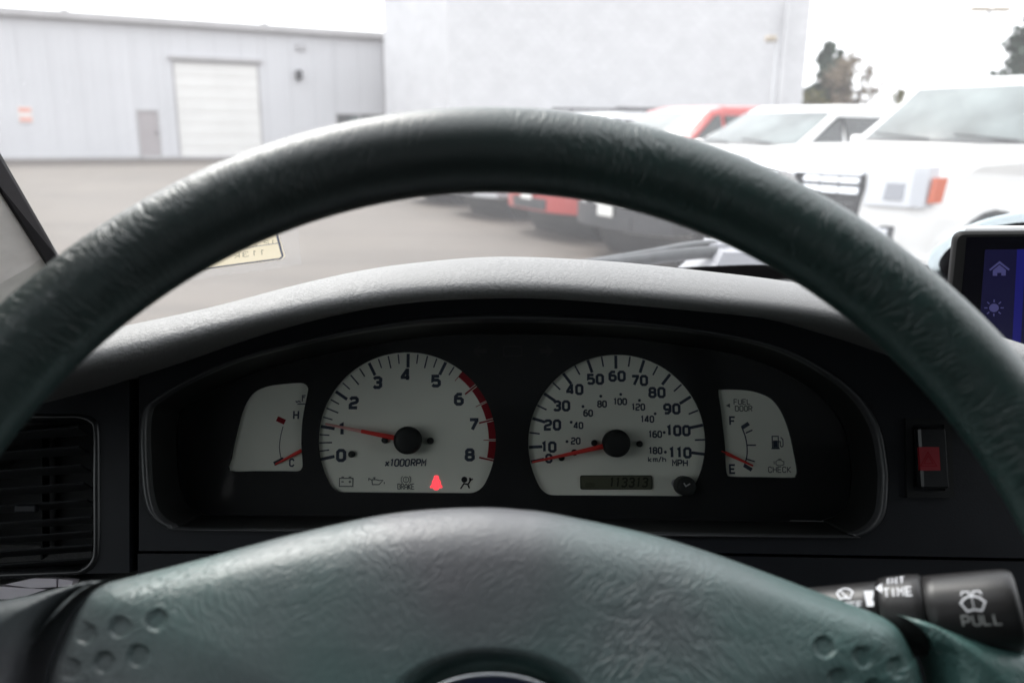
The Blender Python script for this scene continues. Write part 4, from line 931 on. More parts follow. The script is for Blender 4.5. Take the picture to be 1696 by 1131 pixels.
# ------------------------------------------------------------------ hazard switch
hz = thing('hazard_switch', 'rectangular black rocker switch with a red centre at the right of the gauges', 'switch', Matrix.Translation(GF.W(*GF.px(1536, 820, WP), WP)) @ GF.mat().to_3x3().to_4x4())
GX = lambda p: GF.W(*p)
o_ = gl([(1497, 693), (1573, 693), (1577, 824), (1499, 824)], WP)
i_ = gl([(1508, 703), (1560, 703), (1562, 812), (1510, 812)], WP)
MB().prism(o_[::-1], WP + 0.0005, WP + 0.0022, [i_], GF.W).build('switch_surround', M['mask'], hz, world=True)
o_ = gl([(1511, 708), (1556, 708), (1558, 808), (1512, 808)], WP)
MB().box(o_[0][0], o_[1][0], o_[2][1], o_[0][1], WP - 0.002, WP + 0.0075, 0.0012).build('rocker', M['dash_gloss'], hz, xf=GX, world=True)
o_ = gl([(1522, 740), (1555, 740), (1555, 779), (1522, 779)], WP + 0.008)
MB().box(o_[0][0], o_[1][0], o_[2][1], o_[0][1], WP + 0.006, WP + 0.0082).build('red_lens', M['red_switch'], hz, xf=GX, world=True)
c_ = GF.px(1537, 762, WP + 0.008); m = MB()
for r_ in (0.0045, 0.0026):
    m.stroke([(c_[0], c_[1] + r_), (c_[0] - r_, c_[1] - r_ * .7), (c_[0] + r_, c_[1] - r_ * .7)], 0.0006, WP + 0.0085, True)
m.build('triangle_print', M['ink_red'], hz, xf=GX, world=True)

# ------------------------------------------------------------------ instrument cluster
ic = thing('instrument_cluster', 'instrument panel of four pale dials set in a black surround under the dash hood', 'gauge cluster', GF.mat())
def q2(px_, py_): return GF.px(px_, py_, 0.0)
def circ_cut(cx_, cy_, r_, ycut, rc=14):
    a0 = math.degrees(math.asin((ycut - cy_) / r_)); hx = r_ * math.cos(R(a0)); pts = []
    for k in range(0, 73):
        a = R(a0 - 6 - (180 + 2 * a0 - 12) * k / 72); pts.append((cx_ + r_ * math.cos(a), cy_ + r_ * math.sin(a)))
    for sg, p0, p2 in ((-1, pts[-1], (cx_ - hx + 15, ycut)), (1, (cx_ + hx - 15, ycut + 1.5), pts[0])):
        c_ = (cx_ + sg * (hx - 0.5), ycut)
        pts += [tuple((1 - t) ** 2 * p + 2 * t * (1 - t) * q + t * t * w_ for p, q, w_ in zip(p0, c_, p2)) for t in ((0.2, 0.4, 0.6, 0.8, 1.0) if sg < 0 else (0.0, 0.2, 0.4, 0.6, 0.8))]
    return pts
SH = {
 'tachometer': circ_cut(674, 730, 147, 815),
 'speedometer': circ_cut(1022, 734, 147, 820),
 'temperature_gauge': cat_rom([(380, 779), (383, 757), (388, 732), (398, 690), (408, 665), (421, 649), (440, 640), (465, 636), (490, 634), (503, 635), (510, 642), (509, 652), (503, 682), (500, 705), (499, 735), (501, 765), (500, 775), (493, 780), (470, 780), (420, 780)], 3, True),
 'fuel_gauge': cat_rom([(1190, 648), (1196, 645), (1220, 645), (1243, 647), (1262, 652), (1278, 660), (1291, 675), (1300, 692), (1309, 718), (1316, 750), (1321, 778), (1319, 788), (1312, 791), (1260, 790), (1212, 789), (1204, 784), (1202, 766), (1201, 740), (1198, 712), (1194, 678)], 3, True),
}
parts = {}
holes = []
for nm, sh in SH.items():
    cxm = sum(p[0] for p in sh) / len(sh); cym = sum(p[1] for p in sh) / len(sh)
    o2 = [q2(cxm + (a - cxm) * 1.03, cym + (b_ - cym) * 1.03) for a, b_ in sh]
    parts[nm] = MB().prism(o2, -0.0012, 0.0).build(nm, M['dial'], ic)
    holes.append([GF.px(a, b_, 0.0028) for a, b_ in sh])
mask_o = [(c2[0] + (a - c2[0]) * 1.0, b_) for a, b_ in dp]
MB().prism(dp, 0.0008, 0.0028, holes).build('surround', M['mask'], ic)
# lens in front
lz = MB(); lz.prism([(cen.x + (a - cen.x) * 0.955, cen.y + (b_ - cen.y) * 0.90) for a, b_ in op2], 0.0, 0.0)
lz.build('clear_lens', M['lens'], ic, xf=lambda p: V(p.x, p.y, 0.020 + (p.y) * 0.16))
# ghost warning lamps at the top of the surround (unlit arrow, rectangle, arrow)
gm = MB()
for (x_, kind) in ((796, 'l'), (849, 'b'), (904, 'r')):
    c = GF.px(x_, 581, 0.003)
    if kind == 'b': gm.stroke([(c[0] - 15 * K, c[1] - 8 * K), (c[0] + 15 * K, c[1] - 8 * K), (c[0] + 15 * K, c[1] + 8 * K), (c[0] - 15 * K, c[1] + 8 * K)], 2 * K, 0.00295, True)
    else:
        s = -1 if kind == 'l' else 1
        gm.stroke([(c[0] - s * 10 * K, c[1]), (c[0] + s * 10 * K, c[1])], 7 * K, 0.00295); gm.stroke([(c[0] + s * 1 * K, c[1] + 9 * K), (c[0] + s * 11 * K, c[1]), (c[0] + s * 1 * K, c[1] - 9 * K)], 3 * K, 0.003)
gm.build('unlit_warning_lamp', M['tunnel'], ic)
ZI = 0.00015
def tick(mb, c, ang, ra, rb, wd, z=ZI):
    a = R(ang); d_ = V(math.cos(a), math.sin(a)); mb.stroke([(c[0] + d_.x * ra * K, c[1] + d_.y * ra * K), (c[0] + d_.x * rb * K, c[1] + d_.y * rb * K)], wd * K, z + zstep())
# tachometer
TA = {0: 192, 1: 170.5, 2: 145.7, 3: 116.8, 4: 90, 5: 64.2, 6: 38.8, 7: 13.8, 8: -12.7}
tc_ = q2(674, 730); m = MB(); mr = MB(); mwh = MB()
def tang(v):
    i = min(7, int(v)); return TA[i] + (TA[i + 1] - TA[i]) * (v - i)
for q_ in range(0, 33):
    v = q_ / 4; a = tang(v)
    if v < 5.5:
        if q_ % 4 == 0: tick(m, tc_, a, 121, 144, 5.0)
        elif q_ % 2 == 0: tick(m, tc_, a, 123, 144, 2.3)
        else: tick(m, tc_, a, 128, 144, 2.1)
    elif q_ % 2 == 0:
        if v > 5.5: tick(mwh, tc_, a, 134, 147, 5.0 if q_ % 4 == 0 else 3.2, ZI + 0.0004)
        tick(mr, tc_, a, 122 if q_ % 4 == 0 else 126, 147, 2.6 if q_ % 4 == 0 else 1.2, ZI + 0.0006)
arc = [tang(5.5 + 2.5 * k / 30) for k in range(31)]
mr.stroke([(tc_[0] + 140.5 * K * math.cos(R(a)), tc_[1] + 140.5 * K * math.sin(R(a))) for a in arc], 12 * K, ZI + 0.0002)
for v, x_, y_ in ((0, 565, 754), (1, 566, 711), (2, 586, 667), (3, 625, 633.5), (4, 672, 621), (5, 722, 631), (6, 760, 661), (7, 784, 703), (8, 778, 753)):
    c = q2(x_, y_); text(m, str(v), c[0], c[1], 16.2 * K, ZI, 1.95, 1.05)
c = q2(674, 766); text(m, 'x1000', c[0] - 15.5 * K, c[1], 10.5 * K, ZI, 1.25, 0.86, 1.8, 0.12); text(m, 'RPM', c[0] + 19 * K, c[1], 10.5 * K, ZI, 1.25, 0.86, 1.8, 0.12)
m.build('dial_print', M['ink'], parts['tachometer']); mr.build('red_zone', M['ink_red'], parts['tachometer']); mwh.build('red_zone_gap', M['dial'], parts['tachometer'])
# icons
def icon_lines(mb, cpx, lines, wd, z=ZI, closed=False):
    c = q2(*cpx)
    for l in lines: mb.stroke([(c[0] + a * K, c[1] + b_ * K) for a, b_ in l], wd * K, z + zstep(), closed)
md = MB()
icon_lines(md, (573.5, 798), [[(-11, -7), (11, -7), (11, 6), (-11, 6)]], 1.5, ZI, True)
icon_lines(md, (573.5, 798), [[(-8, 8), (-4, 8)], [(4, 8), (8, 8)], [(-8, 0.5), (-4, 0.5)], [(4, 0.5), (8, 0.5)], [(6, 2.4), (6, -1.6)]], 1.7)
icon_lines(md, (623, 797), [[(-7, 3), (-6, -5), (5, -5), (11, 2), (5, 1.5), (0, 3), (-7, 3)], [(-7, 2), (-12, 5), (-12, 1)], [(-5, 6), (-1, 6)], [(-3, 6), (-3, 3)], [(13.5, -1), (13.5, -4)]], 1.5)
icon_lines(md, (672.5, 794), [[(4.5 * math.cos(R(a)), 4.5 * math.sin(R(a))) for a in range(0, 360, 30)]], 1.1, ZI, True)
icon_lines(md, (672.5, 794), [[(0, 3), (0, -1)], [(0, -2), (0, -3)], [(-5.5, 5.5), (-7.8, 2.5), (-7.8, -2.5), (-5.5, -5.5)], [(5.5, 5.5), (7.8, 2.5), (7.8, -2.5), (5.5, -5.5)]], 1.1)
c = q2(672.5, 805.5); text(md, 'BRAKE', c[0], c[1], 8.6 * K, ZI, 0.9, 0.72, 1.5)
md.build('warning_print', M['ink_dim'], parts['tachometer'])
mk = MB(); c = q2(769, 794); mk.disc(c, 4.9 * K, ZI); c = q2(778.5, 792.5); mk.disc(c, 1.8 * K, ZI)
icon_lines(mk, (772, 801), [[(-9, -8), (-3.5, 0.5), (3, -1)], [(3, -1), (8, 7)], [(3, -1.5), (5.5, -7)], [(5, 5), (11, 8)]], 2.4)
mk.build('airbag_print', M['ink_black'], parts['tachometer'])
c = q2(722.6, 799)
sb = [(0, 11.5), (3, 11), (4.2, 8), (3.8, 5.5), (6.5, 3), (7.2, -3), (10, -6.5), (9.5, -8.5), (5, -8), (3.5, -11), (0, -12), (-3.5, -11), (-5, -8), (-9.5, -8.5), (-10, -6.5), (-7.2, -3), (-6.5, 3), (-3.8, 5.5), (-4.2, 8), (-3, 11)]
MB().prism([(c[0] + a * K, c[1] + b_ * K) for a, b_ in sb], ZI, ZI).build('seat_belt_light', M['lit'], parts['tachometer'])
def studs(par, pts, r_):
    for x_, y_ in pts: MB().dome(q2(x_, y_), r_ * K, 0.0001, 0.0022, 14).build('stud', M['hubcap'], par)
studs(parts['tachometer'], [(638, 728.5), (713, 730), (583, 752)], 5.6)
def needle(par, hub, tip, w0, w1, z=0.006, mats=('needle', 'needle_pale'), split=0.45, start=14):
    h = GF.px(*hub, z); t_ = GF.px(*tip, z); h = Vector(h); t_ = Vector(t_); d_ = (t_ - h).normalized(); n = Vector((-d_.y, d_.x)); L_ = (t_ - h).length; s_ = start * K
    def seg(a, b_, nm, mt, pr):
        def wd(x_): return (w0 + (w1 - w0) * (x_ - s_) / (L_ - s_)) * K / 2
        ro = []
        for x_ in (a, b_):
            p = h + d_ * x_; k_ = wd(x_)
            ro.append([V(p.x + n.x * k_, p.y + n.y * k_, z), V(p.x, p.y, z + 0.0008), V(p.x - n.x * k_, p.y - n.y * k_, z), V(p.x, p.y, z - 0.0006)])
        return MB().loft(ro, True, True).build(nm, mt, pr)
    if split: seg(s_, L_ * split, 'needle', M[mats[0]], par); return seg(L_ * split, L_, 'needle', M[mats[1]], par)
    return seg(s_, L_, 'needle', M[mats[0]], par)
needle(parts['tachometer'], (674, 729), (539, 702), 8.5, 3.4, 0.006, split=0.56)
MB().dome(GF.px(674, 729, 0.01), 22.5 * K, 0.002, 0.0085, 32).build('needle_cap', M['hubcap'], parts['tachometer'])
# speedometer
SA = [(0, 192), (10, 182.5), (20, 163.6), (30, 145.6), (40, 127.3), (50, 108.8), (60, 90), (70, 71.1), (80, 51.7), (90, 31.9), (100, 11.9), (110, -7.1)]
sc_ = q2(1022, 734); m = MB()
for v in range(0, 111, 5):
    a = interp(SA, v)
    if v == 5: continue
    if v % 10 == 0: tick(m, sc_, a, 123, 145, 4.8)
    else: tick(m, sc_, a, 128, 145, 2.6)
for s_, x_, y_ in (('0', 909, 759), ('10', 908.6, 740), ('20', 915, 703.6), ('30', 930, 672), ('40', 952, 645), ('50', 986, 628), ('60', 1022, 623), ('70', 1059, 630), ('80', 1088, 650), ('90', 1112.6, 677), ('100', 1123, 713), ('110', 1126, 749.6)):
    c = q2(x_, y_); text(m, s_, c[0], c[1], (14.2 if s_ != '0' else 12) * K, ZI, 1.85, 1.0, 2.3)
for s_, x_, y_, dx_, dy_ in (('40', 958, 704.5, 946, 699), ('60', 974, 684, 965.5, 673), ('80', 997, 669, 995, 656), ('100', 1027, 665, 1028, 653), ('120', 1057, 674, 1059, 663), ('140', 1072, 694, 1085, 685), ('160', 1085, 719, 1100, 716), ('180', 1085.5, 746, 1102, 748.5), ('20', 953.5, 730, 939, 731)):
    c = q2(x_, y_); text(m, s_, c[0], c[1], 9.4 * K, ZI, 1.5, 0.88, 2.0)
    m.disc(q2(dx_, dy_), 2.4 * K, ZI, 12)
c = q2(1126, 766.5); text(m, 'MPH', c[0], c[1], 9.6 * K, ZI, 1.3, 0.98, 1.7)
c = q2(1088.5, 760.5); text(m, 'km/h', c[0], c[1], 7.6 * K, ZI, 1.3, 1.1, 1.8)
m.build('dial_print', M['ink'], parts['speedometer'])
studs(parts['speedometer'], [(984, 733.5), (1059, 735), (951, 749), (930, 758)], 5.2)
needle(parts['speedometer'], (1022, 734), (881, 765.5), 8.5, 3.2, 0.006, split=None)
MB().dome(GF.px(1022, 734, 0.01), 22.5 * K, 0.002, 0.0085, 32).build('needle_cap', M['hubcap'], parts['speedometer'])
a, c = q2(962, 788), q2(1079, 809)
lc = MB().prism(rrect(a[0], c[0], c[1], a[1], 2.5 * K), 0.0001, 0.0005).build('odometer_display', M['lcd'], parts['speedometer'])
m = MB(); fz = rrect(a[0] - 1.2 * K, c[0] + 1.2 * K, c[1] - 1.2 * K, a[1] + 1.2 * K, 3 * K)
m.prism(fz, 0.0001, 0.0009, [rrect(a[0], c[0], c[1], a[1], 2.5 * K)]); 
c = q2(1041, 798.5); text(m, '113313', c[0], c[1], 13.5 * K, 0.0006, 1.25, 0.80, 2.6, 0.14)
c = q2(977, 803); text(m, 'ODO', c[0], c[1], 5.5 * K, 0.0006, 0.9, 0.9, 2.0)
m.build('odometer_digit', M['lcd_ink'], lc)
MB().disc(q2(1119, 800), 7 * K, 0.0004, 20, 0.0001).build('knob_hole', M['trim_grey'], parts['speedometer'])
kn = MB(); kc = q2(1137, 806); kn.dome(GF.px(1137, 805, 0.012), 15.5 * K, 0.0005, 0.013, 28, 0.12); kn = kn.build('reset_knob', M['hubcap'], parts['speedometer'])
kc = GF.px(1137, 805, 0.014); m = MB(); m.stroke([(kc[0] - 4 * K, kc[1] + 5 * K), (kc[0] - 1 * K, kc[1]), (kc[0] + 6 * K, kc[1] + 4 * K)], 2 * K, 0.01395); m.build('knob_mark', M['trim_grey'], kn)
# temperature gauge
m = MB(); mr = MB()
m.stroke([q2(a, b_) for a, b_ in cat_rom([(469, 706), (465, 722), (463, 740), (465, 756), (468, 763)], 5)], 1.3 * K, ZI)
m.stroke([q2(454, 768), q2(470, 760)], 7 * K, ZI + .00003)
mr.stroke([q2(459, 693), q2(472, 699)], 8.5 * K, ZI)
c = q2(490.5, 687); text(m, 'H', c[0], c[1], 13 * K, ZI, 1.25, 0.85); c = q2(483.5, 766); text(m, 'C', c[0], c[1], 11 * K, ZI, 1.35, 0.9)
icon_lines(m, (500, 662), [[(1, -3), (1, 8)], [(1, 7), (6, 7)], [(1, 4), (5, 4)], [(-10, -2), (-8, -4), (-5, -2), (-2, -4)], [(-7, -7), (6, -7)]], 1.7)
m.build('dial_print', M['ink'], parts['temperature_gauge']); mr.build('hot_mark', M['ink_red'], parts['temperature_gauge'])
nd = needle(parts['temperature_gauge'], (523, 733), (456, 769), 6.0, 3.0, 0.0022, split=None, start=26)
# fuel gauge
m = MB()
m.stroke([q2(a, b_) for a, b_ in cat_rom([(1228, 706), (1234, 722), (1237, 738), (1237, 754), (1233, 770)], 5)], 2.0 * K, ZI)
for (a, b_, c, d_, wd) in ((1229, 708, 1240, 701, 6.5), (1235, 717, 1246, 712, 2.2), (1237, 737, 1252, 737, 2.2), (1236, 760, 1250, 764, 2.2), (1232, 770, 1245, 778, 6.0)):
    m.stroke([q2(a, b_), q2(c, d_)], wd * K, ZI + zstep())
c = q2(1213, 697); text(m, 'F', c[0], c[1], 12.5 * K, ZI, 1.45, 0.95); c = q2(1213, 776.5); text(m, 'E', c[0], c[1], 13 * K, ZI, 1.45, 0.95)
# pump
icon_lines(m, (1284, 732), [[(-5, -9.5), (-5, 9.5), (5, 9.5), (5, -9.5)]], 1.6, ZI, True)
icon_lines(m, (1284, 732), [[(-3.8, -3), (3.8, -3)]], 11, ZI + .00005); icon_lines(m, (1284, 732), [[(5, 1), (8, 1), (8, -6), (10, -8), (12.5, -6), (12.5, 4), (9, 8)]], 1.5)
icon_lines(m, (1284, 732), [[(-7, -10.5), (7, -10.5)]], 1.6)
m.build('dial_print', M['ink'], parts['fuel_gauge'])
m = MB(); c = q2(1229, 665.5); text(m, 'FUEL', c[0], c[1], 8.2 * K, ZI, 1.05, 0.93, 1.7); c = q2(1231.5, 676.5); text(m, 'DOOR', c[0], c[1], 8.2 * K, ZI, 1.05, 0.95, 1.7)
c = q2(1206, 671.5); m.add([V(c[0] - 4 * K, c[1], ZI), V(c[0] + 3 * K, c[1] - 3.6 * K, ZI), V(c[0] + 3 * K, c[1] + 3.6 * K, ZI)], [(0, 1, 2)])
c = q2(1291, 777.5); text(m, 'CHECK', c[0], c[1], 8.8 * K, ZI, 0.95, 0.93, 1.7)
icon_lines(m, (1291, 766), [[(-6, -3), (-6, 2), (-3, 4), (3, 4), (5, 2), (7, 2), (7, -3), (3, -4.5), (-3, -4.5)]], 1.2, ZI, True)
icon_lines(m, (1291, 766), [[(-9, 2.5), (-9, -2.5)], [(-2, 6), (3, 6)]], 1.2)
m.build('small_print', M['ink_dim'], parts['fuel_gauge'])
needle(parts['fuel_gauge'], (1178, 739), (1247, 771), 6.5, 3.0, 0.0022, split=None, start=18)

# ------------------------------------------------------------------ wiper stalk
sa = at_d(1330, 1027, 0.352); sb_ = at_d(1690, 1009, 0.345)
ax_ = (sb_ - sa).normalized(); ef = -ray(1520, 1010); ef = (ef - ax_ * ef.dot(ax_)).normalized(); eu = ef.cross(ax_)
if eu.z < 0: eu = -eu
RS = 52 / FPX * 0.349
def s_at(px_):      # distance along the stalk for a pixel column
    lo, hi = -0.1, 0.3
    for _ in range(40):
        mid = (lo + hi) / 2; p = sa + ax_ * mid - CAM; x_ = CX + FPX * p.dot(rt) / p.dot(fw)
        if x_ < px_: lo = mid
        else: hi = mid
    return lo
stk = thing('wiper_stalk', 'black wiper control stalk with white markings behind the right spoke of the steering wheel', 'control stalk', Matrix.Translation(sa))
def turned(prof, mat, nm, par):
    ro = []
    for px_, rr_ in prof:
        c = sa + ax_ * s_at(px_); ro.append([c + (eu * math.cos(2 * PI * k / 40) + ef * math.sin(2 * PI * k / 40)) * RS * rr_ for k in range(40)])
    return MB().loft(ro, True, True, True).build(nm, mat, par, world=True)
inner = turned([(1250, 0.84), (1300, 0.86), (1440, 0.93), (1462, 0.94), (1464, 0.90)], M['stalk'], 'stalk_shaft', stk)
ringo = turned([(1465.5, 0.95), (1467, 1.0), (1480, 1.04), (1520, 1.06), (1531, 1.05), (1537, 1.0), (1538, 0.93)], M['stalk'], 'interval_ring', stk)
tip = turned([(1538.5, 0.9), (1541, 0.99), (1560, 1.0), (1640, 1.02), (1672, 1.02), (1683, 0.99), (1689, 0.93), (1692, 0.75)], M['stalk'], 'stalk_tip', stk)
def onstalk(mb_fn, px_, ang, rr_, nm, mat, par, ys=1.0):
    m = MB(); mb_fn(m); s0 = s_at(px_)
    def xf(p):
        a = R(ang) + p.y * ys / RS; r2 = RS * rr_ + 0.0002 + p.z
        return sa + ax_ * (s0 + p.x) + (eu * math.sin(a) + ef * math.cos(a)) * r2
    return m.build(nm, mat, par, xf=xf, world=True)
KS = 0.349 / FPX
def icon_wash(m, sc=1.0, drops=True):
    k_ = KS * sc
    top_ = [(20 * math.sin(R(a)) * k_, (26 * math.cos(R(a)) - 19) * k_) for a in range(-50, 51, 20)]
    m.stroke(top_ + [(9 * k_, -13 * k_)] + [(0, -11 * k_)] + [(-9 * k_, -13 * k_)], 2.6 * k_, 0, True)
    if drops:
        for x_ in (-7, 7): m.stroke([((x_ - 6) * k_, 8 * k_), ((x_ - 4) * k_, 13 * k_), ((x_ + 4) * k_, 13 * k_), ((x_ + 6) * k_, 8 * k_)], 2 * k_, 0.00002)
        for y_ in (-8, -3, 2): m.stroke([(0, y_ * k_), (0, (y_ + 3) * k_)], 1.6 * k_, 0.00003)
    else: m.stroke([(-12 * k_, 5 * k_), (6 * k_, -12 * k_)], 2.4 * k_, 0.00002)
onstalk(lambda m: icon_wash(m, 0.95), 1617, 15, 1.03, 'washer_print', M['white_ink'], tip)
onstalk(lambda m: text(m, 'PULL', 0, 0, 12.0 * KS, 0, 1.1, 1.05, 1.9, 0.0), 1625, -11, 1.03, 'pull_print', M['grey_ink'], tip)
onstalk(lambda m: text(m, 'INT', 0, 0, 9.0 * KS, 0, 1.1, 1.0, 2.4, 0.0), 1498, 58, 1.06, 'interval_print', M['white_ink'], ringo, 1.55)
onstalk(lambda m: text(m, 'TIME', 0, 0, 11.0 * KS, 0, 1.1, 0.95, 2.2, 0.0), 1500, 34, 1.06, 'time_print', M['white_ink'], ringo, 1.1)
onstalk(lambda m: m.add([V(-5 * KS, 0, 0), V(3.5 * KS, -7 * KS, 0), V(3.5 * KS, 7 * KS, 0)], [(0, 1, 2)]), 1471, 44, 1.045, 'pointer_print', M['white_ink'], ringo, 1.3)
onstalk(lambda m: icon_wash(m, 0.72, False), 1413, 48, 0.93, 'wiper_print', M['white_ink'], inner, 1.5)
onstalk(lambda m: m.add([V(-6.5 * KS, 13 * KS, 0), V(-4 * KS, -13 * KS, 0), V(5 * KS, -13 * KS, 0), V(6.5 * KS, 13 * KS, 0)], [(0, 1, 2, 3)]), 1452, 31, 0.95, 'wedge_print', M['white_ink'], inner)
onstalk(lambda m: text(m, 'OFF', 0, 0, 10 * KS, 0, 1.3, 0.9, 1.7), 1425, 20, 0.94, 'off_print', M['white_ink'], inner)

# ------------------------------------------------------------------ steering wheel
sw = thing('steering_wheel', 'large dark green-grey leather steering wheel filling the foreground', 'steering wheel', WF.mat())
RW, RT = 0.19, 0.01455
m = MB(); rings = []
for k in range(220):
    a = 2 * PI * k / 220; rings.append([V((RW + RT * math.cos(b_)) * math.cos(a), (RW + RT * math.cos(b_)) * math.sin(a), RT * math.sin(b_)) for b_ in [2 * PI * j / 40 for j in range(40)]])
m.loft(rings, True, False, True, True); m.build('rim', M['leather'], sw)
DZ = -0.030
pad_px = [(42, 1131), (58, 1080), (84, 1020), (108, 985), (132, 969), (160, 959), (282, 928), (422, 890), (500, 871), (612, 847), (700, 836), (798, 832), (870, 836), (931, 844), (1090, 878), (1200, 911), (1300, 947), (1390, 981), (1470, 1011), (1505, 1027), (1528, 1048), (1548, 1085), (1565, 1131)]
pp = [WF.px(a, b_, DZ) for a, b_ in pad_px]
low_pad = [(0.150, -0.03), (0.135, -0.06), (0.09, -0.085), (0.03, -0.10), (-0.03, -0.10), (-0.09, -0.085), (-0.135, -0.06), (-0.152, -0.03)]
outl = cat_rom(pp + low_pad, 30, True)
cp = Vector((0.0, -0.01))
prof = [(0.0, -0.020), (0.0008, -0.0145), (0.0028, -0.0090), (0.0062, -0.0042), (0.0104, -0.0003), (0.0146, 0.0020), (0.021, 0.0040), (0.034, 0.0065), (0.06, 0.010), (0.1, 0.0125), (0.2, 0.014)]
prof = cat_rom(prof, 4)
def pz(i_): return interp(prof, i_)
dimp = [WF.px(a, b_, DZ + 0.008) for a, b_ in ((127, 1051), (190, 1039), (254, 1027), (101, 1112), (164, 1098), (225, 1086), (1370, 1072), (1436, 1090), (1500, 1109), (1391, 1125), (1455, 1143))]
ec = Vector(WF.px(812, 1186, DZ + 0.013)); ea = WF.px(812 + 181, 1186, DZ + 0.013)[0] - ec.x; eb = WF.px(812, 1075, DZ + 0.013)[1] - ec.y
DR = 0.0031
insets = [0.004, 0, 0.0003, 0.0008, 0.0016, 0.0028, 0.0044, 0.0062, 0.0082, 0.0104, 0.0124, 0.0146]
verts = []; faces = []; N = len(outl); NR = 150
for j in range(NR):
    for (a, b_) in outl:
        p = Vector((a, b_)); d_ = p - cp; Lp = d_.length
        if j < 12: ins = insets[j]; zz = pz(ins)
        else:
            f = (j - 11) / (NR - 11); ins = 0.0146 + (Lp - 0.0146) * f * 0.995
        if j >= 12: zz = pz(ins)
        q_ = cp + d_ * (1 - ins / Lp)
        for dx_, dy_ in dimp:
            rr_ = math.hypot(q_.x - dx_, q_.y - dy_)
            if rr_ < DR * 1.5:
                t_ = max(0.0, min(1.0, (rr_ - DR * 0.86) / (DR * 0.28))); t_ = t_ * t_ * (3 - 2 * t_)
                zz -= 0.0011 * (1 - t_)
        er = math.hypot((q_.x - ec.x) / ea, (q_.y - ec.y) / eb)
        if er < 1.05:
            t_ = max(0.0, min(1.0, (er - 0.74) / 0.28)); t_ = t_ * t_ * (3 - 2 * t_); zz -= 0.009 * (1 - t_)
        if j == 0: zz = -0.03
        verts.append((q_.x, q_.y, DZ + zz))
for j in range(NR - 1):
    for i in range(N):
        a = (i + 1) % N; faces.append((j * N + i, j * N + a, (j + 1) * N + a, (j + 1) * N + i))
m = MB(); m.add(verts, faces, True)
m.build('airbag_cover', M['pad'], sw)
em = MB(); rg = []
for f, zz in ((0.74, 0.0), (0.73, 0.003), (0.70, 0.0042), (0.66, 0.003), (0.645, 0.001)):
    rg.append([V(ec.x + ea * f * math.cos(2 * PI * k / 60), ec.y + eb * f * math.sin(2 * PI * k / 60) * 0.86, DZ + 0.0045 + zz) for k in range(60)])
em.loft(rg, True, False, True); em = em.build('emblem_ring', M['chrome'], sw)
MB().prism([(ec.x + ea * 0.66 * math.cos(2 * PI * k / 60), ec.y + eb * 0.57 * math.sin(2 * PI * k / 60)) for k in range(60)], DZ + 0.003, DZ + 0.006).build('emblem_field', M['emblem_blue'], em)
def spoke(seam, top, extra, cen_, nm='spoke'):
    g_ = lambda l: [WF.px(a, b_, DZ - 0.006) for a, b_ in l]
    o_ = cat_rom(g_(seam), 8) + cat_rom(g_(top), 8)[1:] + cat_rom(extra, 8)
    n_ = len(o_)
    O = [Vector(p) for p in o_]
    def dist(p):
        m_ = 9.0
        for i in range(n_):
            a, b_ = O[i], O[(i + 1) % n_]; e = b_ - a; l2 = e.length_squared
            t_ = 0 if l2 < 1e-12 else max(0.0, min(1.0, (p - a).dot(e) / l2)); m_ = min(m_, (p - a - e * t_).length)
        return m_
    PR = [(0.0, -0.014), (0.0006, -0.0085), (0.0020, -0.0045), (0.0045, -0.0012), (0.008, 0.0008), (0.014, 0.002), (0.05, 0.003)]
    c = Vector(cen_); rg = [[V(p.x, p.y, DZ - 0.024) for p in O]]
    fs = [0, 0.012, 0.03, 0.05, 0.075, 0.1, 0.13, 0.17, 0.21, 0.26, 0.32, 0.38, 0.45, 0.53, 0.62, 0.72, 0.83, 0.98]
    for f in fs:
        rg.append([V(q_.x, q_.y, DZ + interp(PR, dist(q_))) for q_ in (p.lerp(c, f) for p in O)])
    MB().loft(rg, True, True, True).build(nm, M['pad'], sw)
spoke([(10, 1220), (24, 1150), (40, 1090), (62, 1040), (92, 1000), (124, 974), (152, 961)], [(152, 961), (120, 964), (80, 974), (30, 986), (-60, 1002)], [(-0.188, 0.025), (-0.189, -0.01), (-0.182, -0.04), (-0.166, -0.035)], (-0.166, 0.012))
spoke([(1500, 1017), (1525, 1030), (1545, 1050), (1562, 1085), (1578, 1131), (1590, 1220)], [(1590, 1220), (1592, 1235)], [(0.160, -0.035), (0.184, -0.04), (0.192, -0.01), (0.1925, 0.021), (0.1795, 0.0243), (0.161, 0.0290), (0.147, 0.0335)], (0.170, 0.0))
# hub behind the pad
MB().tube([V(0, 0, DZ - 0.02), V(0, -0.0, -0.16)], [0.07, 0.05], 28).build('column_boss', M['mask'], sw)

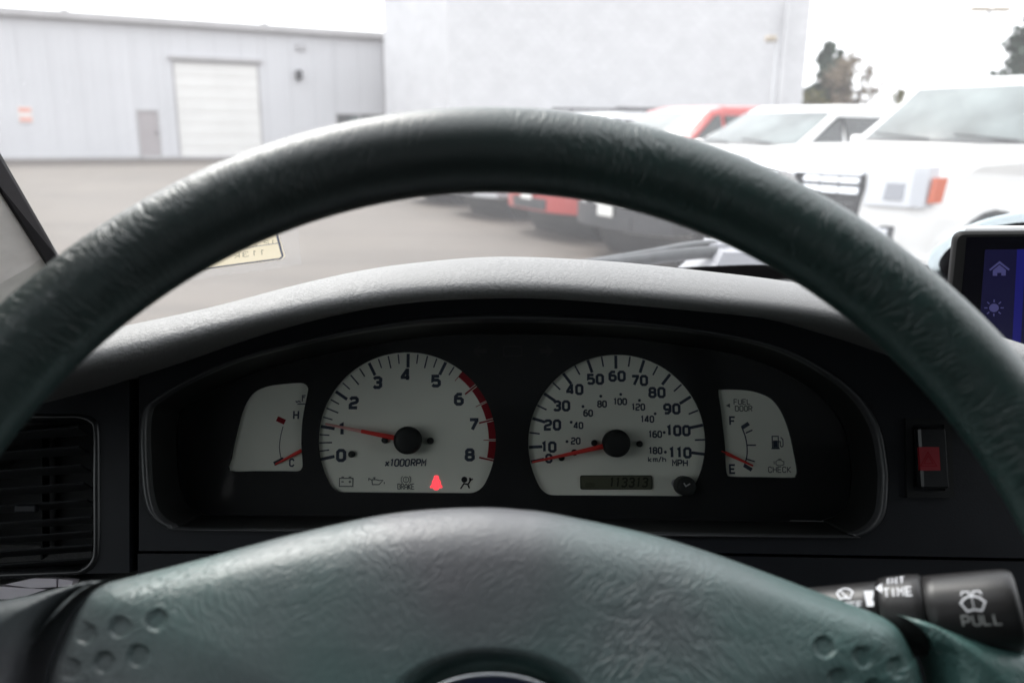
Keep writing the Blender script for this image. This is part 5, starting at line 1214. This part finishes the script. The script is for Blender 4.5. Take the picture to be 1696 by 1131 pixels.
# ------------------------------------------------------------------ sat nav and its mount
dvn = -ray(1680, 520); dvn = (dvn + V(0.1, 0, 0.0)).normalized(); dvu = (rt - dvn * rt.dot(dvn)).normalized(); dvv = dvn.cross(dvu)
DF = Frame(at_d(1680, 520, 0.60), dvu, dvv, dvn)
nav = thing('satnav', 'black upright satnav with a dim blue screen at the right edge', 'satnav', DF.mat())
TL, TR, BR_, BL_ = DF.px(1579, 380), DF.px(1800, 378), DF.px(1800, 640), DF.px(1553, 640)
def quad(f0, f1, g0, g1):   # bilinear in the face
    def P(f, g_):
        t_ = Vector(TL).lerp(Vector(TR), f); b_ = Vector(BL_).lerp(Vector(BR_), f); q_ = t_.lerp(b_, g_); return (q_.x, q_.y)
    return [P(f0, g1), P(f1, g1), P(f1, g0), P(f0, g0)]
def rounded(pts, r_, n=5):
    out = []
    for i in range(len(pts)):
        p, a, b_ = Vector(pts[i]), Vector(pts[i - 1]), Vector(pts[(i + 1) % len(pts)])
        d1 = (a - p).normalized(); d2 = (b_ - p).normalized(); s_, e_ = p + d1 * r_, p + d2 * r_
        for k in range(n + 1):
            t_ = k / n; out.append(tuple((s_ * (1 - t_) ** 2 + p * 2 * t_ * (1 - t_) + e_ * t_ * t_)))
    return out
ro_o = rounded(quad(0, 1, 0, 1), 0.006)
cN = Vector(quad(0.5, 0.5, 0.5, 0.5)[0])
rg = []
for ins, zz in ((0.004, -0.022), (0.0, -0.018), (0.0, -0.012), (0.0008, -0.005), (0.002, -0.0012), (0.004, 0.0)):
    rg.append([V(cN.x + (a - cN.x) * (1 - ins / (Vector((a, b_)) - cN).length), cN.y + (b_ - cN.y) * (1 - ins / (Vector((a, b_)) - cN).length), zz) for a, b_ in ro_o])
MB().loft(rg, True, True, True).build('body', M['dev_body'], nav)
MB().prism(quad(0.11, 0.97, 0.05, 0.97), 0.0002, 0.0008).build('glass_front', M['dev_glass'], nav)
MB().prism(quad(0.26, 0.95, 0.13, 0.93), 0.0009, 0.0009).build('screen', M['dev_scr'], nav)
MB().prism(quad(0.50, 0.56, 0.13, 0.93), 0.00105, 0.00105).build('screen_stripe', M['dev_blue'], nav)
KD = 0.60 / FPX
m = MB(); c = DF.px(1655, 444); m.stroke([(c[0] - 12 * KD, c[1] - 3 * KD), (c[0], c[1] + 8 * KD), (c[0] + 12 * KD, c[1] - 3 * KD)], 2.6 * KD, 0.00115)
m.prism([(c[0] - 8 * KD, c[1] - 11 * KD), (c[0] - 2.5 * KD, c[1] - 11 * KD), (c[0] - 2.5 * KD, c[1] - 7 * KD), (c[0] + 2.5 * KD, c[1] - 7 * KD), (c[0] + 2.5 * KD, c[1] - 11 * KD), (c[0] + 8 * KD, c[1] - 11 * KD), (c[0] + 8 * KD, c[1] - 3 * KD), (c[0], c[1] + 4.5 * KD), (c[0] - 8 * KD, c[1] - 3 * KD)], 0.00115, 0.00115)
c = DF.px(1646, 510); m.disc(c, 6 * KD, 0.00115, 20)
for k in range(8):
    a = R(45 * k); m.stroke([(c[0] + 8 * KD * math.cos(a), c[1] + 8 * KD * math.sin(a)), (c[0] + 12 * KD * math.cos(a), c[1] + 12 * KD * math.sin(a))], 1.6 * KD, 0.00115 + k * 0.00001)
m.build('icon', M['dev_icon'], nav)
tp = quad(0.0, 1.0, 0.0, 0.0); a, b_ = Vector(tp[3]), Vector(tp[2]); d_ = (b_ - a).normalized()
MB().tube([V(a.x + d_.x * 0.007, a.y + d_.y * 0.007, -0.0095), V(b_.x, b_.y, -0.0095)], 0.0011, 8, True, True, 2.5).build('top_edge', M['dev_edge'], nav)
# suction mount on the windscreen behind
hp, hn = ws_hit(1656, 412)
su = (V(1, 0, 0) - hn * hn.x).normalized(); sv = hn.cross(su)
SF = Frame(hp + hn * 0.004, su, sv, hn)
sm = thing('suction_mount', 'round black suction cup with a pale clear ring on the glass behind the satnav', 'suction mount', SF.mat())
RS2 = abs(SF.px(1656 + 122, 412)[0])
def ringlathe(prof_, nm, mat, par):
    rg_ = [[V(RS2 * a * math.cos(2 * PI * k / 48), RS2 * a * math.sin(2 * PI * k / 48), z_) for k in range(48)] for a, z_ in prof_]
    return MB().loft(rg_, True, False, True).build(nm, mat, par)
ringlathe([(0.85, 0.0), (0.86, 0.004), (0.93, 0.005), (0.99, 0.003), (1.0, 0.0), (0.99, -0.002), (0.85, -0.002)], 'clear_ring', M['ring'], sm)
ringlathe([(0.85, 0.0), (0.84, 0.006), (0.78, 0.013), (0.6, 0.018), (0.3, 0.022), (0.01, 0.023)], 'suction_cup', M['rubber'], sm)
ra_ = SF.W(0, 0, 0.022); rb_ = DF.W(0.0, -0.01, -0.022)
MB().tube([ra_, ra_.lerp(rb_, 0.5) + V(0, 0, -0.02), rb_], [0.014, 0.012, 0.012], 14).build('mount_arm', M['rubber'], sm, world=True)

# ------------------------------------------------------------------ service sticker on the glass
hp, hn = ws_hit(415, 414)
st_u = (hp.lerp(ws_hit(470, 408)[0], 1) - hp).normalized(); st_u = (st_u - hn * st_u.dot(hn)).normalized(); st_v = hn.cross(st_u)
if st_v.z < 0: st_v = -st_v; 
TF = Frame(hp + hn * 0.0035, st_u, st_v, hn)
stk_ = thing('service_sticker', 'tan service reminder sticker with blue border and handwriting stuck on the windscreen', 'sticker', TF.mat())
KT = (hp - CAM).length / FPX
def tl(pts): return [TF.px(a, b_) for a, b_ in pts]
body_ = tl([(300, 452), (465, 430), (472, 425), (461, 387), (450, 340), (300, 360)])
MB().prism(tl([(280, 470), (500, 440), (490, 330), (285, 350)]), -0.0012, -0.0010).build('clear_backing', M['film'], stk_)
MB().prism(body_, 0.0, 0.0002).build('paper', M['sticker'], stk_)
m = MB(); inn = tl([(300, 450), (464, 428), (468, 424), (458, 387), (448, 340), (300, 360)])
m.stroke(inn, 3.2 * KT, 0.0003, True); a, b_ = tl([(300, 425), (463, 402)]); m.stroke([a, b_], 1.4 * KT, 0.00035); a, b_ = tl([(300, 398), (456, 378)]); m.stroke([a, b_], 1.4 * KT, 0.00036)
m.build('border_print', M['sticker_blue'], stk_)
m = MB(); c = TF.px(412, 420); text(m, '113k', c[0], c[1], 11 * KT, 0.0003, 0.55, 1.2, 2.6, 0.1, True); c = TF.px(430, 403); text(m, '12 24', c[0], c[1], 9 * KT, 0.0003, 0.55, 1.2, 2.2, 0.1, True)
m.build('handwriting', M['ink_dim'], stk_)
